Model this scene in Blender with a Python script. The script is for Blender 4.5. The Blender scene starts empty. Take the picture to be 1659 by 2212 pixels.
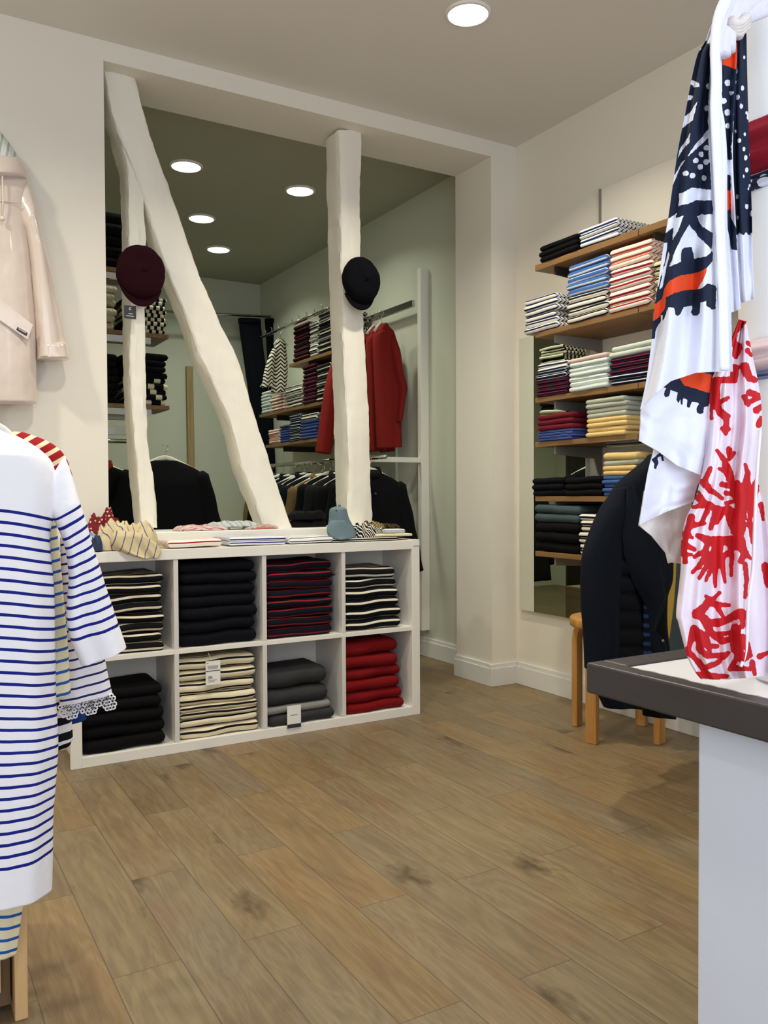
import bpy, math, random
import numpy as np
from mathutils import Vector, Matrix, noise
random.seed(7)
sc = bpy.context.scene
C = sc.collection
# ---------------------------------------------------------------- camera
YAW, PITCH, ROLL, FPX, EYE = 0.530562156, -0.0213935, -0.00484955, 1826.91, 0.98
def cam_axes(y, p, r):
    f = Vector((math.sin(y)*math.cos(p), math.cos(y)*math.cos(p), math.sin(p)))
    rt = Vector((math.cos(y), -math.sin(y), 0)); up = rt.cross(f)
    return math.cos(r)*rt+math.sin(r)*up, -math.sin(r)*rt+math.cos(r)*up, f
RT, UP, FW = cam_axes(YAW, PITCH, ROLL)
CAM = Vector((0, 0, EYE))
cd = bpy.data.cameras.new('camera'); cam = bpy.data.objects.new('camera', cd); C.objects.link(cam)
cd.sensor_fit = 'HORIZONTAL'; cd.sensor_width = 36; cd.lens = FPX*36/1659; cd.clip_start = .02
m = Matrix.Identity(4)
for i in range(3):
    m[i][0] = RT[i]; m[i][1] = UP[i]; m[i][2] = -FW[i]; m[i][3] = CAM[i]
cam.matrix_world = m
sc.camera = cam
# ---------------------------------------------------------------- light
sc.view_settings.view_transform = 'Standard'; sc.view_settings.look = 'None'
sc.view_settings.gamma = 1; sc.view_settings.use_curve_mapping = False
sc.view_settings.exposure = 0.16
w = bpy.data.worlds.new('world'); sc.world = w; w.use_nodes = True
bg = w.node_tree.nodes['Background']; bg.inputs[0].default_value = (.78, .86, 1, 1); bg.inputs[1].default_value = .32
def area(name, loc, rot, sx, sy, power, col, shape='RECTANGLE', parent=None, spread=math.pi):
    l = bpy.data.lights.new(name, 'AREA'); l.shape = shape; l.size = sx; l.size_y = sy
    l.energy = power; l.color = col; l.spread = spread
    o = bpy.data.objects.new(name, l); C.objects.link(o); o.location = loc; o.rotation_euler = rot
    if parent: o.parent = parent
    return o
# daylight through the open shop front behind the camera
area('shopfront_daylight', (.15, -.9, 1.40), (math.radians(84), 0, math.radians(-4)), 2.7, 2.2, 40, (.77, .87, 1.0))
LAMP_FRONT, LAMP_BACK = 12.5, 4.3

# ---------------------------------------------------------------- helpers
def hit(px, py, ax, val):
    d = RT*((px-829.5)/FPX) - UP*((py-1106)/FPX) + FW
    t = (val-CAM[ax])/d[ax]
    return CAM+d*t
def lin(c):
    if isinstance(c, str):
        c = [int(c[i:i+2], 16)/255 for i in (0, 2, 4)]
    return tuple(((v+.055)/1.055)**2.4 if v > .04045 else v/12.92 for v in c[:3])+(1,)
class NT:
    def __init__(s, name):
        s.m = bpy.data.materials.new(name); s.m.use_nodes = True; s.t = s.m.node_tree
        s.b = s.t.nodes['Principled BSDF']
    def n(s, typ, ins=None, **kw):
        x = s.t.nodes.new(typ)
        for k, v in kw.items(): setattr(x, k, v)
        for k, v in (ins or {}).items():
            if hasattr(v, 'is_output') or isinstance(v, bpy.types.NodeSocket): s.t.links.new(v, x.inputs[k])
            else: x.inputs[k].default_value = v
        return x
    def math(s, op, a, b=None, c=None):
        ins = {0: a}
        if b is not None: ins[1] = b
        if c is not None: ins[2] = c
        return s.n('ShaderNodeMath', ins, operation=op).outputs[0]
    def mix(s, f, a, b):
        x = s.n('ShaderNodeMix', data_type='RGBA')
        for k, v in ((0, f), (6, a), (7, b)):
            if isinstance(v, bpy.types.NodeSocket): s.t.links.new(v, x.inputs[k])
            else: x.inputs[k].default_value = v
        return x.outputs[2]
    def set(s, k, v):
        if isinstance(v, bpy.types.NodeSocket): s.t.links.new(v, s.b.inputs[k])
        else: s.b.inputs[k].default_value = v
    def bump(s, scale, strength, dist=.002, detail=3, coord='Object', stretch=None):
        tc = s.n('ShaderNodeTexCoord').outputs[coord]
        if stretch:
            tc = s.n('ShaderNodeMapping', {'Vector': tc, 'Scale': stretch}).outputs[0]
        nz = s.n('ShaderNodeTexNoise', {'Vector': tc, 'Scale': scale, 'Detail': detail})
        bp = s.n('ShaderNodeBump', {'Height': nz.outputs[0], 'Strength': strength, 'Distance': dist})
        s.set('Normal', bp.outputs[0]); return nz.outputs[0]
MC = {}
def plain(name, col, rough=.7, metal=0, bump=None, spec=.5, coat=0, var=0, sheen=0):
    if name in MC: return MC[name]
    t = NT(name); c = lin(col)
    t.set('Base Color', c); t.set('Roughness', rough); t.set('Metallic', metal)
    t.set('Specular IOR Level', spec)
    if coat: t.set('Coat Weight', coat); t.set('Coat Roughness', .08)
    if sheen: t.set('Sheen Weight', sheen)
    if bump:
        h = t.bump(*bump)
        if var: t.set('Base Color', t.mix(t.math('MULTIPLY', h, var), c, tuple(v*.6 for v in c[:3])+(1,)))
    MC[name] = t.m; return t.m
def cloth(name, col, bump=(60, .35, .004)):
    return plain(name, col, .92, bump=bump, spec=.15, var=.35)
def stripe(name, base, line, period, duty, smin=-99, smax=99, warp=.0015, rnd=True, coord=None, second=None):
    if name in MC: return MC[name]
    t = NT(name)
    a = t.n('ShaderNodeAttribute', attribute_name='s').outputs['Fac']
    tc = t.n('ShaderNodeTexCoord').outputs['Object']
    nz = t.n('ShaderNodeTexNoise', {'Vector': tc, 'Scale': 9.0, 'Detail': 1}).outputs[0]
    if coord == 'x': a = t.n('ShaderNodeSeparateXYZ', {0: tc}).outputs[0]
    s2 = t.math('ADD', a, t.math('MULTIPLY', t.math('SUBTRACT', nz, .5), warp))
    if rnd:
        r = t.n('ShaderNodeObjectInfo').outputs['Random']
        s2 = t.math('ADD', s2, t.math('MULTIPLY', r, period))
    f = t.math('FRACT', t.math('DIVIDE', t.math('ADD', s2, period*1000), period))
    msk = t.math('LESS_THAN', f, duty)
    msk = t.math('MULTIPLY', msk, t.math('GREATER_THAN', a, smin))
    msk = t.math('MULTIPLY', msk, t.math('LESS_THAN', a, smax))
    col = t.mix(msk, lin(base), lin(line))
    if second:
        m2 = t.math('MULTIPLY', t.math('GREATER_THAN', f, .5), t.math('LESS_THAN', f, .5+second[1]))
        col = t.mix(m2, col, lin(second[0]))
    t.set('Base Color', col); t.set('Roughness', .9); t.set('Specular IOR Level', .15)
    t.bump(70, .3, .003)
    MC[name] = t.m; return t.m

class MB:
    def __init__(s): s.v = []; s.f = []; s.s = []; s.at = None
    def loft(s, rings, sv=None, caps=True, closed=True):
        b = len(s.v); n = len(rings[0])
        for i, r in enumerate(rings):
            for j, p in enumerate(r):
                s.v.append(Vector(p))
                s.s.append(sv[i][j] if sv and isinstance(sv[i], (list, tuple)) else (sv[i] if sv else 0))
        for i in range(len(rings)-1):
            for j in range(n if closed else n-1):
                k = (j+1) % n
                s.f.append((b+i*n+j, b+i*n+k, b+(i+1)*n+k, b+(i+1)*n+j))
        if caps and closed:
            s.f.append(tuple(b+j for j in reversed(range(n))))
            s.f.append(tuple(b+(len(rings)-1)*n+j for j in range(n)))
        return s
    def box(s, a, b):
        x0, y0, z0 = a; x1, y1, z1 = b
        return s.loft([[(x0, y0, z0), (x1, y0, z0), (x1, y1, z0), (x0, y1, z0)],
                       [(x0, y0, z1), (x1, y0, z1), (x1, y1, z1), (x0, y1, z1)]])
    def tube(s, pts, r, n=10, flat=None, taper=None):
        pts = [Vector(p) for p in pts]; rings = []; sv = []; d = 0; pu = None
        for i, p in enumerate(pts):
            t = (pts[min(i+1, len(pts)-1)]-pts[max(i-1, 0)]).normalized()
            if i: d += (p-pts[i-1]).length
            u = pu if pu is not None else (Vector((0, 1, 0)) if abs(t.y) < .9 else Vector((1, 0, 0)))
            u = (u-t*u.dot(t)).normalized(); pu = u; w_ = t.cross(u)
            rr = r[i] if isinstance(r, (list, tuple)) else r
            ra, rb = (rr, rr) if not flat else (rr*flat[0], rr*flat[1])
            rings.append([p+u*(ra*math.cos(2*math.pi*k/n))+w_*(rb*math.sin(2*math.pi*k/n)) for k in range(n)])
            sv.append(d)
        return s.loft(rings, sv)
    def lathe(s, prof, c=(0, 0, 0), n=28, caps=True):
        c = Vector(c)
        return s.loft([[c+Vector((r*math.cos(2*math.pi*k/n), r*math.sin(2*math.pi*k/n), z)) for k in range(n)] for r, z in prof], caps=caps)
    def sheet(s, front, back, sf):
        # front/back: 2-D lists of points of a thin cloth, joined round the rim
        R, K = len(front), len(front[0]); b = len(s.v)
        for G in (front, back):
            for i in range(R):
                for j in range(K): s.v.append(Vector(G[i][j])); s.s.append(sf[i][j] if sf else 0)
        o = R*K
        for i in range(R-1):
            for j in range(K-1):
                q = b+i*K+j
                s.f.append((q, q+1, q+K+1, q+K)); s.f.append((o+q, o+q+K, o+q+K+1, o+q+1))
        for i in range(R-1):
            for j in (0, K-1):
                q = b+i*K+j; s.f.append((q, q+K, o+q+K, o+q))
        for j in range(K-1):
            for i in (0, R-1):
                q = b+i*K+j; s.f.append((q, q+1, o+q+1, o+q))
        return s
    def mesh(s, name, mat, org=(0, 0, 0), smooth=True):
        o = Vector(org); me = bpy.data.meshes.new(name)
        me.from_pydata([tuple(v-o) for v in s.v], [], s.f)
        a = me.attributes.new('s', 'FLOAT', 'POINT'); a.data.foreach_set('value', s.s)
        if mat: me.materials.append(mat)
        me.polygons.foreach_set('use_smooth', [smooth]*len(me.polygons))
        import bmesh
        bm = bmesh.new(); bm.from_mesh(me); bmesh.ops.recalc_face_normals(bm, faces=bm.faces); bm.to_mesh(me); bm.free()
        me.update(); return me
    def build(s, name, mat, parent=None, smooth=True, bevel=0, label=None):
        org = parent.location if parent else (0, 0, 0)
        if parent and parent.get('local'): org = (0, 0, 0)
        me = s.mesh(name, mat, org, smooth)
        ob = bpy.data.objects.new(name, me); C.objects.link(ob)
        if parent: ob.parent = parent
        if bevel:
            b = ob.modifiers.new('bevel', 'BEVEL'); b.width = bevel; b.segments = 2; b.limit_method = 'ANGLE'
        if label: ob['label'] = label
        return ob
def tag(o, label, cat, group=None):
    o['label'] = label; o['category'] = cat
    if group: o['group'] = group
    return o
def thing(name, label, cat, loc, rz=0, group=None):
    o = bpy.data.objects.new(name, None); C.objects.link(o); o.location = loc; o.rotation_euler = (0, 0, rz)
    o.empty_display_size = .05
    return tag(o, label, cat, group)
def local(o): o['local'] = 1; return o
def struct(name, mb, mat, bevel=0, smooth=False):
    o = mb.build(name, mat, None, smooth, bevel); o['kind'] = 'structure'; return o
def nz(x, y, z=0): return noise.noise(Vector((x, y, z)))

def interp(P, n):
    """Catmull-Rom resampling of a list of equal-length tuples"""
    P = [np.array(p, float) for p in P]; out = []
    for i in range(n+1):
        u = i/n*(len(P)-1); k = min(int(u), len(P)-2); f = u-k
        p0, p1, p2, p3 = P[max(k-1, 0)], P[k], P[k+1], P[min(k+2, len(P)-1)]
        out.append(.5*((2*p1)+(-p0+p2)*f+(2*p0-5*p1+4*p2-p3)*f*f+(-p0+3*p1-3*p2+p3)*f**3))
    return out
def pair_loft(pairs, Y, dep, sfun=None, n=60, N=40, seed=0, fold=.10, foldn=7, grow=1.0):
    """a hollow garment piece: elliptical sections between paired edge points traced in the photo plane at distance Y"""
    rings = []; sv = []
    for i, q in enumerate(interp(pairs, n)):
        v = i/n; a = hit(q[0], q[1], 1, Y); b = hit(q[2], q[3], 1, Y); mid = (a+b)/2; hf = (a-b)/2
        ring, s_ = [], []
        dd = dep*min(1, .45+v*3)*(1+(grow-1)*v)
        for k in range(N):
            an = 2*math.pi*k/N; ca, sa = math.cos(an), math.sin(an)
            cx = abs(ca)**.75*(1 if ca > 0 else -1); sy = abs(sa)**.9*(1 if sa > 0 else -1)
            wob = fold*v*math.sin(foldn*cx+seed+1.3*v)+.5*fold*v*math.sin(2.3*foldn*cx+seed*2)
            p = mid+hf*cx; ring.append((p.x, Y+dd*(sy+wob), p.z))
            pxx = (q[0]+q[2])/2+(q[0]-q[2])/2*cx; pyy = (q[1]+q[3])/2+(q[1]-q[3])/2*cx
            s_.append(sfun(pxx, pyy, q) if sfun else 0)
        rings.append(ring); sv.append(s_)
    return MB().loft(rings, sv)

# ---------------------------------------------------------------- materials
def wall_mat(name, col, b=.25):
    t = NT(name); c = lin(col)
    tc = t.n('ShaderNodeTexCoord').outputs['Object']
    n1 = t.n('ShaderNodeTexNoise', {'Vector': tc, 'Scale': 1.7, 'Detail': 4}).outputs[0]
    t.set('Base Color', t.mix(t.math('MULTIPLY', n1, .12), c, tuple(v*.82 for v in c[:3])+(1,)))
    t.set('Roughness', .6); t.set('Specular IOR Level', .25); t.bump(14, b, .003, 6); return t.m
M_wall = wall_mat('white_plaster', 'F0EADE'); M_ceil = wall_mat('ceiling_paint', 'E2DDD6', .1)
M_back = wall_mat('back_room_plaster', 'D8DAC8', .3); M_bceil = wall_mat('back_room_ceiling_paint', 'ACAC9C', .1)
M_base = wall_mat('painted_baseboard', 'E9E8E4', .3)
M_timber = NT('painted_timber'); M_timber.set('Base Color', lin('F6F1E4')); M_timber.set('Roughness', .42)
M_timber.bump(9, .9, .012, 8, stretch=(1, 1, .25)); M_timber = M_timber.m
M_white = plain('white_laminate', 'F1EEE6', .38, bump=(18, .05, .001))
M_lamgrey = plain('laminate_inside', 'DCD9D5', .5)
def floor_mat():
    t = NT('wood_plank_tile')
    tc = t.n('ShaderNodeTexCoord').outputs['Object']
    xyz = t.n('ShaderNodeSeparateXYZ', {0: tc}).outputs
    W, L = .1412, .8466
    rx = t.math('DIVIDE', t.math('SUBTRACT', xyz[0], .237-W*40), W)
    row = t.math('FLOOR', rx); fx = t.math('FRACT', rx)
    par = t.math('MODULO', row, 2.0)
    ry = t.math('DIVIDE', t.math('ADD', t.math('SUBTRACT', xyz[1], 2.165-L*20), t.math('MULTIPLY', par, L/2)), L)
    col_ = t.math('FLOOR', ry); fy = t.math('FRACT', ry)
    ex = t.math('MULTIPLY', t.math('MINIMUM', fx, t.math('SUBTRACT', 1.0, fx)), W)
    ey = t.math('MULTIPLY', t.math('MINIMUM', fy, t.math('SUBTRACT', 1.0, fy)), L)
    e = t.math('MINIMUM', ex, ey)
    joint = t.math('LESS_THAN', e, .0011)
    cell = t.n('ShaderNodeCombineXYZ', {0: row, 1: col_, 2: 0.0}).outputs[0]
    wn = t.n('ShaderNodeTexWhiteNoise', {0: cell}, noise_dimensions='3D')
    rnd = wn.outputs['Value']; rc = t.n('ShaderNodeSeparateColor', {0: wn.outputs['Color']}).outputs
    # grain: stretched noise, shifted per plank, with cathedral rings
    off = t.n('ShaderNodeVectorMath', {0: wn.outputs['Color'], 1: (7, 9, 5)}, operation='MULTIPLY').outputs[0]
    p = t.n('ShaderNodeVectorMath', {0: tc, 1: off}, operation='ADD').outputs[0]
    pm = t.n('ShaderNodeMapping', {'Vector': p, 'Scale': (7.5, 1.3, 1)}).outputs[0]
    n1 = t.n('ShaderNodeTexNoise', {'Vector': pm, 'Scale': 1.0, 'Detail': 3, 'Roughness': .55, 'Distortion': .6}).outputs[0]
    rings = t.math('FRACT', t.math('MULTIPLY', n1, 13.0))
    rings = t.math('ABSOLUTE', t.math('SUBTRACT', rings, .5))
    pf = t.n('ShaderNodeMapping', {'Vector': p, 'Scale': (70, 5, 1)}).outputs[0]
    n2 = t.n('ShaderNodeTexNoise', {'Vector': pf, 'Scale': 1.0, 'Detail': 5, 'Roughness': .7}).outputs[0]
    pk = t.n('ShaderNodeMapping', {'Vector': p, 'Scale': (4.5, 2.0, 1)}).outputs[0]
    vo = t.n('ShaderNodeTexVoronoi', {'Vector': pk, 'Scale': 1.0}).outputs[0]
    nk = t.n('ShaderNodeTexNoise', {'Vector': pk, 'Scale': 9.0, 'Detail': 3}).outputs[0]
    knot = t.n('ShaderNodeMapRange', {0: t.math('ADD', vo, t.math('MULTIPLY', nk, .42)), 1: .24, 2: .42, 3: 1.0, 4: 0.0}).outputs[0]
    pb = t.n('ShaderNodeTexNoise', {'Vector': pk, 'Scale': .9, 'Detail': 2}).outputs[0]
    base = t.mix(rnd, lin('7B6C55'), lin('93825F'))
    base = t.mix(t.math('MULTIPLY', t.math('GREATER_THAN', rc[0], .6), .6), base, lin('866B49'))
    base = t.mix(t.math('MULTIPLY', t.math('GREATER_THAN', rc[1], .72), .65), base, lin('80725C'))
    br = t.n('ShaderNodeMapRange', {0: pb, 1: .45, 2: .72, 3: 0.0, 4: .6}).outputs[0]
    base = t.mix(br, base, lin('6E583F'))
    pr = t.n('ShaderNodeTexNoise', {'Vector': t.n('ShaderNodeMapping', {'Vector': p, 'Scale': (5, 2.4, 1), 'Location': (3, 8, 1)}).outputs[0], 'Scale': 1.2, 'Detail': 3}).outputs[0]
    base = t.mix(t.n('ShaderNodeMapRange', {0: pr, 1: .56, 2: .74, 3: 0.0, 4: .4}).outputs[0], base, lin('7E573A'))
    base = t.mix(t.math('MULTIPLY', rings, .62), base, lin('5C4833'))
    base = t.mix(t.n('ShaderNodeMapRange', {0: n2, 1: .45, 2: .75, 3: 0.0, 4: .4}).outputs[0], base, lin('A8956F'))
    base = t.mix(t.math('MULTIPLY', knot, t.math('ADD', .35, t.math('MULTIPLY', n2, .7))), base, lin('38281A'))
    base = t.mix(t.math('MULTIPLY', joint, .85), base, lin('544A40'))
    t.set('Base Color', base)
    t.set('Roughness', t.math('ADD', .36, t.math('MULTIPLY', n2, .18)))
    t.set('Specular IOR Level', .35)
    h = t.math('SUBTRACT', t.math('MULTIPLY', n2, .25), joint)
    t.set('Normal', t.n('ShaderNodeBump', {'Height': h, 'Strength': .35, 'Distance': .0015}).outputs[0])
    return t.m
M_floor = floor_mat()
def wood(name, a, b, sc_=(3, 40, 40), rough=.5):
    if name in MC: return MC[name]
    t = NT(name); tc = t.n('ShaderNodeTexCoord').outputs['Object']
    mp = t.n('ShaderNodeMapping', {'Vector': tc, 'Scale': sc_}).outputs[0]
    n1 = t.n('ShaderNodeTexNoise', {'Vector': mp, 'Scale': 1.0, 'Detail': 5, 'Distortion': .5}).outputs[0]
    t.set('Base Color', t.mix(t.n('ShaderNodeMapRange', {0: n1, 1: .3, 2: .7}).outputs[0], lin(a), lin(b)))
    t.set('Roughness', rough); t.set('Specular IOR Level', .3); MC[name] = t.m; return t.m
M_oak = wood('shelf_oak_veneer', '94714A', '7C5D3A', (40, 3, 40))
M_birch = wood('birch_wood', 'E3BF8C', 'CFA66F', (40, 40, 3))
M_stool = wood('stool_birch', 'D09A58', 'B07C40', (40, 40, 3))
M_lath = wood('pine_lath_wood', 'C0A77C', 'A0875C', (40, 40, 3), .7)
M_dark = plain('dark_bracket_metal', '3A342E', .5, metal=.3)
M_greymetal = plain('grey_bracket_metal', '8E8A82', .5, metal=.2)
M_chrome = plain('chrome_rail', 'C9C9C6', .16, metal=1)
M_hanger = plain('white_hanger_wood', 'E8E2D4', .45)
M_counter = NT('dark_counter_trim'); M_counter.set('Base Color', lin('3A3739')); M_counter.set('Roughness', .42)
M_counter.bump(20, .4, .003, 6, stretch=(4, 1, 1)); M_counter = M_counter.m
M_ctop = plain('counter_white_top', 'E9EAF0', .35)
M_cbody = plain('counter_painted_side', 'DCE3F4', .5, bump=(9, .35, .004, 6), var=.08)
M_emit = NT('lamp_diffuser'); M_emit.set('Emission Color', (1, .98, .92, 1)); M_emit.set('Emission Strength', 6); M_emit = M_emit.m
M_mirror = plain('mirror_silver', 'EFF3EA', .01, metal=1)
M_tag = plain('paper_tag', 'F2F0EA', .6); M_ink = plain('tag_ink', '55555A', .7); M_darktag = plain('dark_tag', '2F323A', .6)

# ---------------------------------------------------------------- room shell
struct('floor', MB().box((-1.6, -1.0, -.05), (2.95, 7.0, 0)), M_floor)
struct('ceiling', MB().box((-1.4, -1.0, 2.75), (2.9, 3.45, 2.93)), M_ceil)
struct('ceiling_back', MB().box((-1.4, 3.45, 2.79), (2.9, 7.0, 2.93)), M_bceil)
struct('wall_right', MB().box((2.80, -1.0, 0), (2.95, 3.45, 2.8)), M_wall)
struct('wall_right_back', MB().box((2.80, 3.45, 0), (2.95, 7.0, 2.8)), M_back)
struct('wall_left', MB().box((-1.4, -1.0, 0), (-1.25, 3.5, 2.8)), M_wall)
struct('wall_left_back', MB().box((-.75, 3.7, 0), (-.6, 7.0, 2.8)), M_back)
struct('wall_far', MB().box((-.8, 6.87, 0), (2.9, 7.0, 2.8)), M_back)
# the partition: left pier, lintel, right pier and the low wall, one continuous plastered wall
pt = MB()
pt.box((-1.3, 3.42, 0), (.75, 3.73, 2.76))
pt.box((.75, 3.42, 2.672), (2.64, 3.73, 2.76))
pt.box((2.64, 3.42, 0), (2.81, 3.73, 2.76))
struct('wall_partition', pt, M_wall)
struct('wall_low', MB().box((.75, 3.44, 0), (2.0, 3.64, .79)), M_wall)
struct('trim_1', MB().box((.75, 3.40, .79), (1.93, 3.66, .83)), M_white, .004)
def board(name, pts):
    # pts: footprint polyline on the wall side; two stacked profiles make the stepped baseboard
    mb = MB()
    for (t_, z0, z1) in ((.020, 0, .092), (.012, .092, .112)):
        for (a, b) in pts:
            mb.box((min(a[0], b[0])-(t_ if a[0] == b[0] else 0), min(a[1], b[1])-(t_ if a[1] == b[1] else 0), z0), (max(a[0], b[0]), max(a[1], b[1]), z1))
    return struct(name, mb, M_base, .002)
board('baseboard_right', [((2.8, -.9), (2.8, 3.399))])
board('baseboard_pier', [((2.62, 3.42), (2.8, 3.42)), ((2.64, 3.4205), (2.64, 3.73))])
board('baseboard_back', [((2.8, 3.75), (2.8, 6.86))])
struct('trim_2', MB().box((2.785, 1.0, .55), (2.80, 2.808, 2.345)), M_wall, .002)

# ---------------------------------------------------------------- downlights
def downlight(x, y, z, r, label, power, col):
    t = thing('ceiling_downlight', label, 'ceiling light', (x, y, z), 0, None)
    MB().lathe([(r*1.17, 0), (r*1.17, -.004), (r*1.02, -.010), (r, -.006), (r, 0)], (x, y, z), 40, caps=False).build('rim', M_white, t)
    MB().lathe([(r*1.02, -.003), (r*.98, -.0065), (r*.3, -.008), (.001, -.008)], (x, y, z), 40).build('diffuser', M_emit, t)
    area('lamp_light', (0, 0, -.014), (0, 0, 0), r*2, r*2, power, col, 'DISK', t, math.radians(135))
WARM = (1.0, .93, .76); GRN = (.93, 1.0, .80)
downlight(1.871, 2.56, 2.75, .073, 'round white ceiling downlight in the front room near the top edge', LAMP_FRONT, WARM)
for (x, y, k) in ((.55, 1.7, 1.15), (1.5, .8, .5), (-.4, 2.5, 1)):  # unseen lamps, added to give the front room enough light
    area('front_room_added_lamp', (x, y, 2.735), (0, 0, 0), .15, .15, LAMP_FRONT*k, WARM, 'DISK', None, math.radians(150))
for (x, y), lb in zip(((1.443, 4.592), (2.145, 4.626), (1.798, 5.406), (2.13, 6.023)),
                      ('nearest downlight seen between the slanted timber and the right post', 'back room ceiling downlight standing apart beside the right post',
                       'middle of the three lined up back room ceiling downlights', 'farthest small back room ceiling downlight, lowest of the row')):
    downlight(x, y, 2.79, .078, lb, LAMP_BACK, GRN)
area('back_room_lamp_out_of_view', (.3, 5.0, 2.775), (0, 0, 0), .15, .15, LAMP_BACK, GRN, 'DISK', None, math.radians(140))

# ---------------------------------------------------------------- painted timbers (rough hewn)
def timber(name, label, rows, Y=3.5, dep=.14, seed=0):
    """rows: (py, px_left, px_right) of the front face, traced at distance Y"""
    rows = sorted(rows); N = 130; rings = []
    L = [(hit(l, y, 1, Y), hit(r, y, 1, Y)) for y, l, r in rows]
    for i in range(N+1):
        u = i/N*(len(L)-1); k = min(int(u), len(L)-2); f = u-k
        a = L[k][0].lerp(L[k+1][0], f); b = L[k][1].lerp(L[k+1][1], f)
        ring = []
        sect = []
        for (p, q, ins) in ((a, b, 0),):
            wv = (q-p)
            for (uu, vv) in ((0, .06), (.04, .012), (.12, 0), (.3, -.02), (.5, -.03), (.7, -.02), (.88, 0), (.96, .012), (1, .06),
                             (1.0, .35), (1, .7), (.97, .97), (.6, 1.02), (.3, 1.0), (.03, .97), (0, .7), (0, .35)):
                pt_ = p+wv*uu; z = pt_.z
                j = .006*nz(z*3.1+seed, uu*2.3, vv*2+seed)+.0045*nz(z*12, uu*5+seed, vv*4)+.0025*nz(z*34, uu*9, vv*7+seed)
                sect.append((pt_.x+j*(1 if uu > .5 else -1), Y+vv*dep+.006*nz(z*4, uu*3, seed+vv)+.003*nz(z*22, uu*6, seed+vv*4), z))
        rings.append(sect)
    mb = MB().loft(rings)
    o = mb.build(name, M_timber, None, True)
    o.data.set_sharp_from_angle(angle=math.radians(35))
    return o
tag(timber('timber_brace', '', [(148, 222, 288), (245, 240, 311), (347, 280, 345), (425, 311, 372), (560, 352, 420), (700, 410, 478), (770, 432, 511), (824, 459, 530), (911, 498, 556), (1010, 523, 587), (1085, 553, 612), (1142, 572, 632)], seed=3),
    'thick slanted white painted timber leaning from top left down to the ledge', 'beam')
tag(timber('timber_post', '', [(275, 252, 278), (320, 264, 292), (362, 276, 305), (440, 278, 313), (520, 280, 315), (692, 280, 315), (799, 282, 316), (861, 284.5, 316), (948, 289.5, 319), (1023, 295.5, 331), (1085, 301, 338), (1140, 304.5, 341)], Y=3.512, seed=8),
    'thin crooked white painted timber post under the burgundy cap', 'beam')
tag(timber('timber_post', '', [(281, 730, 781.5), (340, 733, 783), (400, 733, 780), (500, 736, 779), (600, 739, 781), (700, 740, 787), (800, 745, 793), (900, 749, 798), (1000, 752, 803), (1080, 752, 804), (1142, 754, 806)], seed=15),
    'stout upright white painted timber post behind the black cap and denim cap', 'beam')

# ---------------------------------------------------------------- folded garments
FM = {}
def fold_mesh(w_, d_, h_, layers, var, mat, soft=.5):
    key = (round(w_, 3), round(d_, 3), round(h_, 4), layers, var, mat.name, soft)
    if key in FM: return FM[key]
    mb = MB(); rs = random.Random(var*31+layers); t = h_/layers; r = t/2*.98
    for k in range(layers):
        zc = (k+.5)*t; y0 = rs.uniform(0, .006); y1 = d_-rs.uniform(0, .02); so = rs.uniform(0, .1)
        xr = w_/2-rs.uniform(0, .006)
        loop = []
        for i in range(7):
            a = math.pi/2+math.pi*i/6; loop.append((y0+r+r*math.cos(a), r*math.sin(a), r*math.pi*i/6))   # front arc from top to bottom
        L0 = r*math.pi
        for i in range(1, 9): loop.append((y0+r+(y1-y0-2*r)*i/8, -r, L0+(y1-y0-2*r)*i/8))
        for i in range(1, 5):
            a = -math.pi/2+math.pi*i/5; loop.append((y1-r+r*math.cos(a), r*math.sin(a), L0+(y1-y0)+i*.003))
        for i in range(8): loop.append((y1-r-(y1-y0-2*r)*i/8, r, -(y1-y0-2*r)*(8-i)/8))
        xs = [(-xr, .35), (-xr+.25*r, .8), (-xr+.8*r, 1)]+[(-xr+1*r+(2*xr-2*r)*i/12, 1) for i in range(1, 12)]+[(xr-.8*r, 1), (xr-.25*r, .8), (xr, .35)]
        rings = []; sv = []
        for x, f in xs:
            ring = []
            for (y, z, s_) in loop:
                yy = y+(1-f)*r*(.8 if y < d_/2 else -.8); zz = zc+z*f
                q = soft*.012
                yy += .5*q*nz(x*9+var, k*3.1, var*1.7)
                ww = q*(nz(x*5+var*3, y*5, var)+.6*nz(x*12, y*10, var+k))*min(1, h_/.03)*.45
                ring.append((x+.3*q*nz(y*14, k+var, 2), yy, zz+ww))
            rings.append(ring); sv.append([s_+so for (_, _, s_) in loop])
        mb.loft(rings, sv)
    FM[key] = mb.mesh('folded', mat)
    return FM[key]
ORD = ['lowest', 'second up', 'third up', 'fourth up', 'fifth up', 'sixth up', 'seventh up', 'eighth up', 'ninth up', 'tenth up', 'eleventh up']
def stack(name, cat, origin, rz, w_, d_, items, where, group, soft=.5, jit=.004, maxvar=3, lean=(0, 0)):
    """items: list of (material, colour words, thickness, layers) from bottom to top"""
    z = origin[2]; out = []; n = len(items)
    for i, (mat, words, th, lay) in enumerate(items):
        v = random.randrange(maxvar)
        me = fold_mesh(w_, d_, th, lay, v, mat, soft)
        o = bpy.data.objects.new(name, me); C.objects.link(o)
        dx, dy = random.uniform(-jit, jit)*1.5, random.uniform(-jit, jit)
        c, s_ = math.cos(rz), math.sin(rz)
        dx += lean[0]*i; dy += lean[1]*i
        o.location = (origin[0]+c*dx-s_*dy, origin[1]+s_*dx+c*dy, z)
        o.rotation_euler = (random.uniform(-1, 1)*soft*.01, random.uniform(-1, 1)*soft*.015, rz+random.uniform(-1, 1)*jit*5)
        nth = 'topmost' if (i == n-1 and n > 1) else ORD[i]
        tag(o, (f'{words}, {nth} {where}' if n > 1 else f'{words} {where}'), cat, group)
        z += th*.985; out.append(o)
    return out

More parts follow.
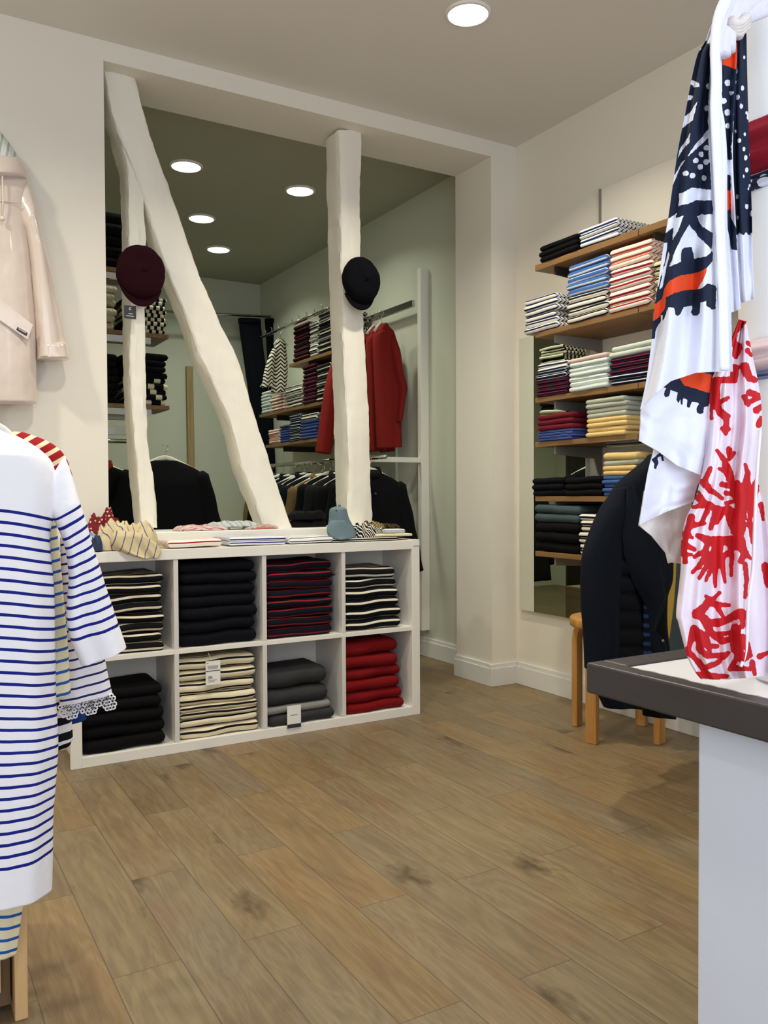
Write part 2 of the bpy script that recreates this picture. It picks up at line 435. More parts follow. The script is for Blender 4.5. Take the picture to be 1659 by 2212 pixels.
S_navy_wh = stripe('knit_white_navy', 'EDE9DF', '1C2450', .022, .36)
S_wide_nw = stripe('knit_white_navy_wide', 'F0EEE6', '22306A', .022, .34)
S_blk_wh = stripe('knit_offwhite_black', 'EAE5D8', '14151C', .024, .38)
S_blue_wh = stripe('knit_blue_white', '3F68A8', 'E3E6EA', .024, .33)
S_red_wh = stripe('knit_white_red', 'EFE7DC', '9A1C24', .024, .34)
S_orange_wh = stripe('knit_white_orange', 'EFE4D6', 'C04A30', .024, .30)
S_cream_blk = stripe('knit_cream_black', 'E0D6A8', '1A1A1E', .025, .34)
S_navy_red = stripe('knit_navy_red', '14142A', 'A02A3C', .012, .22)
S_green_wh = stripe('knit_paleblue_white', 'DCE6DF', '8FA0A8', .017, .15)
S_navy_w2 = stripe('knit_navy_white', '11142A', 'D8DCE0', .016, .25)
S_burg = stripe('knit_burgundy', '5A1420', '84283A', .006, .3)
S_bluepin = stripe('knit_blue_pin', '22306C', '6A80C0', .006, .3)
K_blk_cream = stripe('sweater_black_cream', '101014', 'E2D8BE', .034, .26, warp=.006)
K_navy_red = stripe('sweater_navy_red', '10101C', '8E2226', .031, .20, warp=.006)
K_navy_wh = stripe('sweater_navy_white', '101118', 'EDE6D2', .035, .27, warp=.006)
K_cream_blk = stripe('sweater_cream_black', 'E8DCBC', '14141A', .032, .28, warp=.006)
P_navy = cloth('knit_midnight', '0B0D15'); P_black = cloth('knit_black', '0B0B0E'); P_red = cloth('knit_red', '7E1217')
P_char = cloth('knit_charcoal', '3A3A3B', (90, .6, .004)); P_grey = cloth('knit_grey', '8A8884', (90, .6, .004))
P_yel = cloth('cotton_yellow', 'E8C987'); P_sage = cloth('cotton_sage', 'B4B9A8'); P_teal = cloth('knit_teal_grey', '45565A')
P_blue = cloth('cotton_blue', '44649C'); P_pink = cloth('cotton_pink', 'E6CBBE'); P_mint = cloth('cotton_mint', 'CFD8CC')

# ---------------------------------------------------------------- cube shelf unit
kx = thing('cube_shelf_unit', 'low white eight-cubby shelf unit full of folded knitwear on the floor', 'shelf unit', (1.29, 3.15, 0))
KY, KB = 3.15, 3.415
MB().box((.549, KY, 0), (.588, KY+.018, .777)).build('front_frame', M_white, kx, False, .0015)
MB().box((.580, KY+.018, 0), (.592, KB, .76)).build('side_panel', M_white, kx, False)
MB().box((1.989, KY, 0), (2.03, KB, .777)).build('side_panel', M_white, kx, False, .0015)
MB().box((.588, KY, .736), (1.989, KB, .775)).build('top_panel', M_white, kx, False, .0015)
MB().box((.588, KY, 0), (1.989, KB, .038)).build('bottom_panel', M_white, kx, False, .0015)
MB().box((.588, KY+.003, .376), (1.989, KB, .394)).build('middle_shelf', M_white, kx, False, .001)
for x in (.927, 1.285, 1.642):
    for z0, z1 in ((.038, .376), (.394, .736)):
        MB().box((x, KY+.003, z0), (x+.018, KB, z1)).build('divider', M_lamgrey, kx, False, .001)
MB().box((.588, KB-.006, .038), (1.989, KB, .736)).build('back_panel', M_white, kx, False)
cells = [(.588, .927), (.945, 1.285), (1.303, 1.642), (1.660, 1.989)]
def kstack(ci, z, items, where, wfrac=.9, fy=3.165, dd=.24, soft=1, lean=(0, 0)):
    a, b = cells[ci]; W = (b-a)*wfrac
    return stack('folded_sweater', 'sweater', (a+W/2+.006, fy, z), 0, W, dd, items, where, 'sweaters in the cube shelf', soft, .004, 3, lean)
kstack(0, .394, [(K_blk_cream, 'black sweater with cream stripes', .037, 1)]*8, 'in the upper left cubby behind the striped sleeve', .88)
kstack(1, .394, [(P_navy, 'plain midnight navy sweater', t_, 1) for t_ in (.052, .05, .05, .046, .046, .044, .042)], 'in the full upper cubby of plain dark sweaters', .93)
kstack(2, .394, [(K_navy_red, 'navy sweater with red stripes', t_, 1) for t_ in (.042, .04, .04, .038, .04, .036, .038, .04)], 'in the upper red-striped cubby', .89)
kstack(3, .394, [(K_navy_wh, 'navy sweater with cream stripes', t_, 1) for t_ in (.05, .046, .044, .042, .042, .05)], 'in the upper right end cubby', .86, lean=(-.005, 0))
kstack(0, .038, [(P_black, 'plain black sweater', t_, 1) for t_ in (.05, .05, .048, .045, .04)], 'in the lower left end cubby', .9, lean=(-.004, 0))
kstack(1, .038, [(K_cream_blk, 'cream sweater with black stripes', t_, l_) for t_, l_ in ((.042, 1), (.036, 1), (.05, 2), (.046, 1), (.048, 1), (.044, 1), (.05, 1))], 'in the lower cubby with the paper tag', .95, lean=(-.003, 0))
kstack(2, .038, [(P_char, 'charcoal grey sweater', .048, 1), (P_grey, 'lighter grey sweater', .030, 1), (P_char, 'charcoal grey sweater', .072, 1), (P_char, 'charcoal grey sweater', .08, 1)], 'in the half full lower cubby', .88, fy=3.158, lean=(-.007, .004))
kstack(3, .038, [(P_red, 'plain red sweater', t_, 1) for t_ in (.045, .05, .052, .048, .055, .062)], 'in the lower right end cubby', .88, lean=(-.005, 0))
# tags
def ribbon(mb, pts, w_=.0016): return mb.tube(pts, w_, 6)
def price_tag(label, px0, py0, px1, py1, Y, mat, lines, cord, band=None):
    a, b = hit(px0, py0, 1, Y), hit(px1, py1, 1, Y)
    t = thing('price_tag', label, 'tag', ((a.x+b.x)/2, Y, b.z))
    MB().box((a.x, Y-.0012, b.z), (b.x, Y, a.z)).build('card', mat, t, False)
    mb = MB()
    H = a.z-b.z
    for (u0, u1, v, th) in lines:
        mb.box((a.x+(b.x-a.x)*u0, Y-.0018, a.z-H*(v+th)), (a.x+(b.x-a.x)*u1, Y-.0011, a.z-H*v))
    mb.build('print', M_ink if mat is M_tag else M_tag, t, False)
    if band: MB().box((a.x, Y-.0019, a.z-H*band[1]), (b.x, Y-.0010, a.z-H*band[0])).build('band', M_darktag, t, False)
    ribbon(MB(), [hit(*q, 1, Y-.001) for q in cord], .0006).build('string', M_tag, t)
bars = [(.15+.05*k, .175+.05*k, .62, .10) for k in range(6)]
price_tag('white paper price tag hanging over cream and black striped sweaters', 444, 1429, 476, 1477, 3.148, M_tag,
          [(.05, .2, .08, .02), (.12, .85, .2, .012), (.12, .85, .24, .012), (.12, .85, .28, .012), (.2, .8, .32, .012), (.15, .5, .74, .012), (.15, .75, .8, .014), (.15, .6, .86, .012)]+bars,
          [(450, 1411), (454, 1420), (460, 1432)], (.40, .43))
price_tag('white swing tag with dark foot hanging under the charcoal sweaters', 620, 1526, 650, 1571, 3.147, M_tag,
          [(.25, .75, .40, .02)], [(631, 1526), (634, 1531), (640, 1528)], (.80, .97))
# ---------------------------------------------------------------- wall shelves on the right
SX0 = 2.487
shelves = [(1.988, 1.3, 'top'), (1.690, 1.3, 'second'), (1.402, 1.3, 'third'), (1.206, 1.3, 'fourth'), (.966, 2.30, 'fifth'), (.722, 2.30, 'bottom')]
for i, (z, y0, nm) in enumerate(shelves):
    th = .022 if i else .026
    t = thing('wall_shelf', f'{nm} oak wall shelf on the right wall holding folded shirts' if i < 5 else 'bottom oak wall shelf on the right wall, just above the stool', 'shelf', (2.64, 2.5, z-th), 0, 'oak wall shelves')
    ends = [(2.312, 2.908)]+([(y0, 2.308)] if y0 < 2.3 else [])
    for a, b in ends:
        MB().box((SX0, a, z-th), (2.784, b, z)).build('board', M_oak, t, False, .001)
    for yb in (2.80, 2.25 if y0 < 2.3 else 2.36):
        mb = MB(); y1 = yb+.006
        prof = [(SX0+.02, z-th-.001), (2.784, z-th-.001), (2.784, z-th-.12 if i > 1 else z-th-.06), (2.765, z-th-.12 if i > 1 else z-th-.06), (2.74, z-th-.05), (SX0+.02, z-th-.035)]
        mb.loft([[(x, yb-.004, zz) for x, zz in prof], [(x, y1, zz) for x, zz in prof]])
        mb.build('bracket', M_dark if i == 0 else M_greymetal, t, False)
wp = thing('wall_upright', 'thin dark slotted upright on the right wall above the top shelf', 'shelf rail', (2.78, 2.81, .6))
MB().box((2.776, 2.803, .6), (2.80, 2.812, 2.344)).build('rail', M_greymetal, wp, False)
def wstack(zi, pxl, pxr, items, where, dd=.27, soft=.55, pyr=None, x0=SX0-.008, over=0):
    z = shelves[zi][0]; py = 1065-(z-.98)*480 if pyr is None else pyr
    ya = hit(pxl, py, 0, x0).y; yb = hit(pxr, py, 0, x0).y
    return stack('folded_shirt', 'shirt', (x0, (ya+yb)/2, z+.001), -math.pi/2, ya-yb, dd, items, where, 'folded shirts on the right wall shelves', soft, .004, 3)
I = lambda m_, wd, t_, n_, l_=1: [(m_, wd, t_, l_)]*n_
wstack(0, 1163, 1246, I(P_black, 'black tee', .024, 3), 'at left end of the top wall shelf')
wstack(0, 1249, 1333, I(S_wide_nw, 'white tee with blue stripes', .0185, 4), 'beside black tees on the top wall shelf', pyr=520)
wstack(1, 1130, 1201, I(S_navy_wh, 'white tee with navy stripes', .026, 6), 'in the overhanging second shelf stack', pyr=690)
wstack(1, 1222, 1309, I(S_blk_wh, 'white tee with black stripes', .0285, 4)+I(S_blue_wh, 'blue tee with white stripes', .0265, 5), 'left of the red stack, second wall shelf', pyr=690)
wstack(1, 1313, 1405, I(S_red_wh, 'white tee with red stripes', .0285, 6)+I(S_orange_wh, 'white tee with orange stripes', .027, 3), 'in the tallest stack, second wall shelf', pyr=640)
wstack(1, 1408, 1480, I(S_cream_blk, 'pale yellow tee with black stripes', .031, 5), 'behind the sarong, second wall shelf', pyr=640)
wstack(2, 1157, 1224, I(S_navy_red, 'navy tee with red stripes', .018, 4)+I(S_navy_w2, 'navy tee with white stripes', .018, 2)+I(S_navy_wh, 'white tee with navy stripes', .018, 2), 'left end of the third wall shelf')
wstack(2, 1226, 1311, I(S_green_wh, 'white tee with pale blue stripes', .0205, 6)+I(P_pink, 'pale pink tee', .018, 1), 'in the third wall shelf middle stack')
wstack(2, 1314, 1420, I(S_navy_w2, 'navy tee with white stripes', .0215, 2)+I(S_navy_red, 'navy tee with thin red stripes', .023, 3)+I(P_mint, 'pale mint tee', .022, 2), 'in the third wall shelf right stack')
wstack(3, 1159, 1236, I(S_bluepin, 'blue pinstriped tee', .0115, 4)+I(S_burg, 'burgundy tee', .024, 3), 'at the left end of the fourth wall shelf')
wstack(3, 1264, 1352, I(P_yel, 'pale yellow tee', .0195, 4)+I(P_sage, 'sage grey tee', .0195, 4), 'beside burgundy tees on the fourth wall shelf')
wstack(4, 1147, 1215, I(P_navy, 'black jumper', .027, 3), 'at the left end of the fifth wall shelf', soft=.8)
wstack(4, 1217, 1300, I(P_black, 'black jumper', .027, 3), 'between black jumpers and blue tees, fifth wall shelf', soft=.8)
wstack(4, 1300, 1376, I(P_blue, 'blue tee', .0165, 5)+I(P_yel, 'pale yellow tee', .02, 2)+I(P_sage, 'grey green tee', .022, 1)+I(P_yel, 'pale yellow tee', .03, 1), 'behind the navy coat, fifth wall shelf')
wstack(5, 1151, 1250, I(P_black, 'black jumper', .044, 3)+I(P_teal, 'teal grey jumper', .038, 2), 'at the left end of the bottom wall shelf', soft=1)
wstack(5, 1250, 1310, I(S_blk_wh, 'cream tee with black stripes', .0245, 7), 'behind the navy coat on the bottom wall shelf')

# ---------------------------------------------------------------- mirror
t = thing('wall_mirror', 'tall frameless mirror on the right wall beside the oak shelves', 'mirror', (2.79, 3.12, .385))
MB().box((2.782, 2.895, .385), (2.799, 3.372, 1.765)).build('backing', M_white, t, False)
MB().box((2.778, 2.897, .387), (2.782, 3.370, 1.763)).build('glass', M_mirror, t, False)

# ---------------------------------------------------------------- stool
sx, sy = 2.545, 2.47
t = thing('stool', 'round birch stool with bent legs under the hanging navy coat', 'stool', (sx, sy, 0))
MB().lathe([(.14, .44), (.188, .441), (.19, .445), (.19, .472), (.187, .476), (.01, .477)], (sx, sy, 0), 40).build('seat', M_stool, t)
for (lx, ly) in ((2.35, 2.425), (2.494, 2.64), (2.585, 2.29), (2.728, 2.51)):
    d = Vector((lx-sx, ly-sy, 0)).normalized(); p = Vector((-d.y, d.x, 0)); base = Vector((sx, sy, 0))+d*.185
    pts = [base+Vector((0, 0, 0)), base+Vector((0, 0, .36)), base-d*.004+Vector((0, 0, .40)), base-d*.022+Vector((0, 0, .428)), base-d*.07+Vector((0, 0, .438))]
    rings = []
    for i, q in enumerate(pts):
        tt = (pts[min(i+1, 4)]-pts[max(i-1, 0)]).normalized(); nn = tt.cross(p).normalized()
        rings.append([q+p*.024+nn*.013, q-p*.024+nn*.013, q-p*.024-nn*.013, q+p*.024-nn*.013])
    MB().loft(rings).build('leg', M_stool, t, False, .003)

# ---------------------------------------------------------------- hanging garments
def torso_rings(L, sw, hw, dep, neck=.06, drop=.085, n=28, N=44, fold=.05, seed=0):
    rings = []; sv = []
    zs = [0, -.008, -.02, -.035, -.05, -.065]+[-.08-(L-.08)*i/n for i in range(n+1)]
    for z in zs:
        u = -z/L
        if -z < drop: wd = neck+(sw-neck)*math.sin(min(1, -z/drop)*math.pi/2)**.9
        else:
            f = (-z-drop)/(L-drop); wd = sw*(1-.07*math.sin(min(1, f*2.2)*math.pi))*(1-f)+hw*f
        dp = dep*(.45+.55*min(1, -z/.12))
        ring = []
        for k in range(N):
            a = 2*math.pi*k/N; ca, sa = math.cos(a), math.sin(a)
            g = 1+fold*u*(math.sin(5*a+seed+u*2)+.5*math.sin(11*a+seed*2))
            ring.append((wd*abs(ca)**.7*(1 if ca > 0 else -1)*(1+.01*g), dp*abs(sa)**.8*(1 if sa > 0 else -1)*g+.008*u*math.sin(a*3+seed), z+.004*nz(ca*3, sa*3, seed)*u))
        rings.append(ring); sv.append(-z)
    return rings, sv
def sleeve_mb(side, sw, sl, spread, r0=.062, r1=.05, dep=.7, n=20, N=22, seed=0, fwd=-.01):
    p0 = Vector((side*(sw-.035), 0, -.06)); pts = []
    for i in range(n+1):
        u = i/n; pts.append(p0+Vector((side*(.03*math.sin(u*1.6)+spread*u), fwd*u*2, -sl*u+.0)))
    rings = []; sv = []; d = 0
    for i, p in enumerate(pts):
        if i: d += (p-pts[i-1]).length
        tt = (pts[min(i+1, n)]-pts[max(i-1, 0)]).normalized(); u = i/n
        ax = Vector((0, 1, 0)); bx_ = tt.cross(ax).normalized(); ax = bx_.cross(tt)
        r = (r0+(r1-r0)*u)*(1 if i else .6)
        g = .012*math.sin(u*17+seed)*(.3+u*.7)
        rings.append([p+bx_*((r+g*.4)*math.cos(2*math.pi*k/N)*(1+.05*math.sin(3*k+seed+u*6)))+ax*(r*dep*math.sin(2*math.pi*k/N)) for k in range(N)]); sv.append(d)
    return MB().loft(rings, sv)
def hanger(loc, rz, sw, label, group, hook_h=.06):
    h = local(thing('clothes_hanger', label, 'hanger', loc, rz, group))
    pts = [(-sw*.9, 0, -.075), (-sw*.55, 0, -.04), (-.035, 0, -.004), (0, 0, .004), (.035, 0, -.004), (sw*.55, 0, -.04), (sw*.9, 0, -.075)]
    MB().tube(pts, .013, 8, flat=(.6, 1)).build('body', M_hanger, h)
    hk = [(0, 0, 0), (0, 0, hook_h*.5)]+[(.018*math.cos(a)-.0, 0, hook_h*.5+.022+.020*math.sin(a)) for a in [math.radians(-90+i*30) for i in range(0, 9)]]
    MB().tube(hk, .002, 6).build('hook', M_chrome, h)
    return h
def hang(name, label, cat, loc, rz, L, sw, hw, dep, sl, spread, mat, group=None, collar=None, buttons=0, placket=None, seed=0, mat_s=None, r0=.062, r1=.05, neck=.06, hang_label=None, fold=.05, pocket=None, sleeves=(-1, 1), fwd=-.01):
    t = local(thing(name, label, cat, loc, rz, group))
    rg, sv = torso_rings(L, sw, hw, dep, neck, seed=seed, fold=fold)
    MB().loft(rg, sv).build('body', mat, t)
    if sl:
        for sd in sleeves: sleeve_mb(sd, sw, sl, spread, r0, r1, seed=seed+sd, fwd=fwd).build('sleeve', mat_s or mat, t)
    if collar:
        mb = MB(); N = 26; R = []
        for (rr, zz, dd) in ((neck*.98, -.012, .75), (neck*1.02, .018, .62), (neck*1.12, .030, .62), (neck*1.3, -.005, .9), (neck*1.25, -.012, .9)):
            R.append([(rr*math.cos(2*math.pi*k/N), dd*rr*.75*math.sin(2*math.pi*k/N), zz-.018*(1 if math.sin(2*math.pi*k/N) < -.6 else 0)) for k in range(N)])
        mb.loft(R, caps=False).build('collar', collar, t)
    if placket:
        MB().loft([[(-.012+.0, -dep*1.06-.004-(0.0), z), (.014, -dep*1.06-.004, z), (.014, -dep*.8, z), (-.012, -dep*.8, z)] for z in (-.10, -L*.5, -L+.006)]).build('placket', placket, t, False)
    for b in range(buttons):
        z = -.12-(L-.2)*b/max(1, buttons-1)
        MB().tube([(0, -dep*1.06-.004, z), (0, -dep*1.06-.012, z)], .008, 10).build('button', M_dark, t)
    if hang_label: hanger((loc[0], loc[1], loc[2]+.012), rz, sw, hang_label, 'clothes hangers on the rails')
    return t
G_red = cloth('jacket_red', '8C2622', (40, .3, .004)); G_blk = cloth('coat_black', '0E0E12', (40, .3, .004)); G_navy = cloth('coat_navy', '10151F', (40, .3, .004))
G_char = cloth('coat_charcoal', '202022'); G_tan = cloth('coat_tan', '7A6240'); G_yellow = cloth('raincoat_yellow', 'D8B04A'); G_slate = cloth('coat_slate', '4E5A5C')

# back room right: rails, jackets, coats
wu = thing('wall_upright', 'white slotted upright on the back room wall beside the red jackets', 'shelf rail', (2.78, 4.25, .15))
MB().box((2.745, 4.235, .16), (2.80, 4.275, 2.32)).build('rail', M_white, wu, False, .002)
MB().box((2.35, 4.24, 1.165), (2.745, 4.27, 1.195)).build('arm', M_white, wu, False, .002)
def rail(label, pts, r=.012, flat=None, name='clothes_rail'):
    return tag(MB().tube(pts, r, 12, flat).build(name, M_chrome), label, 'rail')
zb = hit(905, 650, 0, 2.735).z
tag(MB().box((2.726, 4.30, zb-.022), (2.744, 5.25, zb+.018)).build('clothes_rail', M_chrome, None, False, .002), 'flat upper chrome rail holding the red jackets, fixed to the white upright', 'rail')
rail('long flat chrome rail above the back room striped stacks', [(2.45, 4.85, 2.165), (2.45, 5.96, 2.165)], .020, flat=(1.1, .35))
ORDN = ['first', 'second', 'third', 'fourth', 'fifth', 'sixth', 'seventh', 'eighth', 'last']
for k in range(9):
    y = 4.95+k*.12
    tag(MB().tube([(2.45, y, 2.182), (2.45, y, 2.20), (2.44, y, 2.205)], .003, 6).build('hook', M_chrome), f'small chrome hook, {ORDN[k]} from the near end of the long back room rail', 'hook', 'hooks along the back room rail')
def traced(name, label, cat, Y, body, sleeves, mat, dep=.045, group=None, hang_px=None, hlabel=None, collar=None, sf=None, fold=.14):
    t = thing(name, label, cat, hit((body[0][1]+body[0][2])/2, body[0][0], 1, Y), 0, group)
    pair_loft([(r, y, l, y+(3 if k else 0)) for k, (y, r, l) in enumerate(body)], Y, dep, sf, n=60, N=44, fold=fold, foldn=4, seed=Y*7).build('body', mat, t)
    for i_, sv_ in enumerate(sleeves): pair_loft(sv_, Y-dep*.6, dep*.85, sf, n=44, N=30, fold=.18, foldn=3, seed=Y+i_).build('sleeve', mat, t)
    if collar: pair_loft(collar, Y-.01, dep*.7, None, n=8, N=28, fold=.03).build('collar', mat, t)
    if hang_px:
        x_, y_, hw_ = hang_px; p_ = hit(x_, y_, 1, Y)
        h_ = thing('clothes_hanger', hlabel, 'hanger', p_, 0, 'clothes hangers on the rails')
        MB().tube([p_+Vector(q) for q in ((-hw_, 0, -.06), (-hw_*.5, 0, -.028), (0, 0, 0), (hw_*.5, 0, -.028), (hw_, 0, -.06))], .009, 8, flat=(.6, 1)).build('body', M_hanger, h_)
        MB().tube([p_+Vector(q) for q in ((0, 0, 0), (0, 0, .03), (.014, 0, .042), (.016, 0, .058), (.004, 0, .07), (-.012, 0, .064))], .002, 6).build('hook', M_chrome, h_)
    return t
JG = 'red jackets in the back room'
traced('jacket', 'foremost red jacket on the upper back room rail, farthest right', 'jacket', 4.42,
       [(704, 836, 818), (712, 844, 814), (724, 851, 808), (758, 858, 808), (802, 861, 810), (860, 862, 812), (920, 864, 814), (966, 865, 816)],
       [[(851, 722, 838, 738), (862, 760, 844, 768), (868, 802, 850, 806), (877, 837, 858, 842), (872, 868, 856, 872), (866, 908, 853, 912)]], G_red, .05, JG, (824, 696, .05), 'white hanger of the foremost red jacket', collar=[(834, 697, 822, 700), (838, 706, 818, 710), (842, 714, 815, 716)])
traced('jacket', 'middle red jacket hanging on the upper back room rail', 'jacket', 4.55,
       [(712, 820, 801), (720, 830, 797), (732, 838, 792), (760, 842, 792), (820, 845, 794), (900, 848, 796), (973, 851, 798)],
       [[(838, 732, 816, 745), (842, 770, 812, 776), (844, 830, 814, 834), (847, 900, 817, 904), (852, 975, 823, 977)]], G_red, .045, JG, (808, 702, .05), 'white hanger of the middle red jacket', collar=[(819, 704, 805, 707), (822, 713, 801, 716), (826, 721, 799, 724)])
traced('jacket', 'rearmost red jacket, mostly behind the white post, farthest left', 'jacket', 4.70,
       [(722, 788, 764), (732, 797, 748), (750, 803, 730), (790, 806, 720), (850, 807, 722), (920, 806, 727), (966, 806, 729)],
       [[(745, 742, 726, 762), (738, 780, 716, 788), (731, 835, 703, 838), (724, 915, 691, 918), (714, 981, 683, 977)]], G_red, .045, JG, (778, 712, .05), 'white hanger of the rearmost red jacket')
rail('lower chrome rail with dark coats in the back room', [(2.36, 4.0, 1.185), (2.36, 5.95, 1.185)], .013)
hang('coat', 'long black coat on white hanger beside the right post in the back room', 'coat', (2.27, 4.03, 1.10), 0, .66, .20, .27, .06, .50, .09, G_blk, 'dark coats in the back room', collar=G_blk, buttons=4, placket=G_blk, seed=1, hang_label='white hanger at the top of the long black back room coat')
dark = [(G_blk, 'black'), (G_char, 'charcoal'), (G_blk, 'black'), (G_tan, 'tan'), (G_navy, 'dark navy'), (G_blk, 'black'), (G_char, 'charcoal'), (G_navy, 'dark navy'), (G_blk, 'black'), (G_tan, 'tan')]
onames = ['first', 'second', 'third', 'fourth', 'fifth', 'sixth', 'seventh', 'eighth', 'ninth', 'farthest']
for k, (mt_, wd) in enumerate(dark):
    hang('coat', f'{wd} coat, {onames[k]} behind the long black coat on the lower rail', 'coat', (2.36, 4.42+k*.125, 1.085+.006*(k % 3)), math.radians(random.uniform(-8, 8)), .62, .19, .22, .045, .5, .045, mt_, 'dark coats in the back room', collar=mt_ if k % 2 else None, seed=k, hang_label=f'white hanger of the {onames[k]} {wd} coat on the lower rail')
# back room right wall shelves and stacks
for z, y0, y1, nm in ((1.914, 4.62, 5.60, 'highest'), (1.60, 4.62, 6.17, 'middle'), (1.358, 4.62, 6.05, 'lowest')):
    t = thing('wall_shelf', f'{nm} oak shelf of striped shirts seen behind the slanted timber', 'shelf', (2.65, 5.2, z-.022), 0, 'back room oak shelves')
    MB().box((2.5, y0, z-.022), (2.80, y1, z)).build('board', M_oak, t, False, .001)
    for yb in (4.75, y1-.25):
        MB().box((2.54, yb, z-.06), (2.80, yb+.006, z-.0225)).build('bracket', M_dark, t, False)
def bstack(z, pxl, pxr, py, items, where):
    ya = hit(pxl, py, 0, 2.495).y; yb = hit(pxr, py, 0, 2.495).y
    return stack('folded_shirt', 'shirt', (2.495, (ya+yb)/2, z+.001), -math.pi/2, (ya-yb)*.96, .27, items, where, 'folded shirts in the back room', .5, .004, 2)
bstack(1.914, 632, 666, 775, I(K_navy_red, 'navy sweater with red stripes', .032, 8), 'on the highest back room oak shelf')
bstack(1.914, 667, 685, 770, I(S_blk_wh, 'cream striped shirt', .026, 9), 'narrow stack on the highest back room shelf')
bstack(1.914, 686, 722, 765, I(K_navy_wh, 'navy shirt with pale stripes', .030, 9), 'near the post on the highest back room shelf')
bstack(1.60, 563, 583, 895, I(S_green_wh, 'white shirt with thin stripes', .024, 7), 'far end of the middle back room shelf')
bstack(1.60, 584, 613, 890, I(S_orange_wh, 'white shirt with pinkish stripes', .024, 5), 'under the chevron cardigan in the back room')
bstack(1.60, 614, 652, 885, I(S_blk_wh, 'cream shirt with black stripes', .026, 6), 'in the middle of the middle back room shelf')
bstack(1.60, 653, 681, 880, I(S_navy_red, 'navy shirt with thin red stripes', .026, 7)+I(K_navy_red, 'red and navy sweater', .03, 3), 'on the middle back room shelf')
bstack(1.60, 682, 712, 873, I(K_navy_wh, 'navy shirt with pale blue stripes', .027, 9), 'nearest the red jackets, middle back shelf')
bstack(1.358, 579, 603, 958, I(S_orange_wh, 'white shirt with pink stripes', .022, 5), 'far end of the lowest back room shelf')
bstack(1.358, 604, 623, 955, I(S_bluepin, 'pale blue striped shirt', .018, 7), 'second stack of the lowest back room shelf')
bstack(1.358, 624, 648, 952, I(S_navy_w2, 'navy shirt with white stripes', .024, 8), 'mid stack of the lowest back room shelf')
bstack(1.358, 649, 684, 948, I(S_bluepin, 'bright blue shirt', .022, 6)+I(S_blk_wh, 'black and white shirt', .022, 2), 'beside the red jackets, lowest back room shelf')
S_chev = stripe('chevron_knit', 'E8E0C8', '1A1A1E', .030, .42, rnd=False, warp=0)
traced('cardigan', 'cream cardigan with black zigzag stripes hanging at the back room rail end', 'cardigan', 5.72,
       [(734, 612, 600), (744, 616, 595), (760, 618, 592), (800, 621, 590), (846, 617, 586)], [[(600, 746, 588, 754), (594, 775, 577, 782), (590, 805, 569, 812), (588, 834, 566, 838)]], S_chev, .035, None, (606, 728, .05), 'white hanger of the black and cream zigzag cardigan', sf=lambda x, y, q: (y+9*abs(((x-566)/9) % 2-1))/270, fold=.05)
# far wall rod with trousers
rail('thin chrome rod along the far back room wall', [(1.75, 6.62, 2.41), (2.79, 6.62, 2.47)], .011)
G_tr = cloth('trouser_dark', '0E1019', (30, .4, .006))
tr = thing('trousers', 'dark trousers with a pale letter A hanging long from the far wall rod', 'trousers', hit(538, 690, 1, 6.6))
pair_loft([(562, 691, 515, 689), (565, 722, 519, 720), (569, 760, 525, 760), (578, 830, 535, 830), (590, 950, 552, 950), (602, 1110, 572, 1110)], 6.6, .05, n=50, N=44, fold=.2, foldn=6).build('leg_cloth', G_tr, tr)
pair_loft([(562, 689, 515, 687), (563, 700, 516, 698)], 6.6, .062, n=4, N=40, fold=0).build('waistband', G_tr, tr)
tr2 = thing('trousers', 'plain dark trousers half hidden behind the zigzag cardigan', 'trousers', hit(610, 690, 1, 6.62))
pair_loft([(638, 692, 572, 690), (642, 760, 577, 760), (648, 900, 585, 900), (652, 1110, 592, 1110)], 6.62, .05, n=40, N=40, fold=.2, foldn=6).build('leg_cloth', G_tr, tr2)
pair_loft([(638, 690, 572, 688), (639, 701, 573, 699)], 6.62, .062, n=4, N=40, fold=0).build('waistband', G_tr, tr2)
fc = bpy.data.curves.new('letter', 'FONT'); fc.body = 'A'; fc.size = .10; fc.extrude = .001; fc.align_x = 'CENTER'; fc.shear = .3
fo = bpy.data.objects.new('letter_tmp', fc); C.objects.link(fo)
bpy.context.view_layer.update()
me = bpy.data.meshes.new_from_object(fo); C.objects.unlink(fo); bpy.data.objects.remove(fo)
me.materials.clear(); me.materials.append(M_hanger)
lo = bpy.data.objects.new('letter', me); C.objects.link(lo); lo.parent = tr; lo.location = hit(569, 836, 1, 6.525)-tr.location; lo.rotation_euler = (math.radians(90), 0, 0); lo['label'] = 'pale embroidered letter A'
# pine lath leaning on far wall
tag(MB().loft([[(2.145, 6.80, 0), (2.20, 6.80, 0), (2.20, 6.825, 0), (2.145, 6.825, 0)], [(2.135, 6.835, 2.04), (2.19, 6.835, 2.04), (2.19, 6.86, 2.04), (2.135, 6.86, 2.04)]]).build('pine_lath', M_lath, None, False, .002), 'narrow bare pine lath standing upright against the far green wall', 'lath')
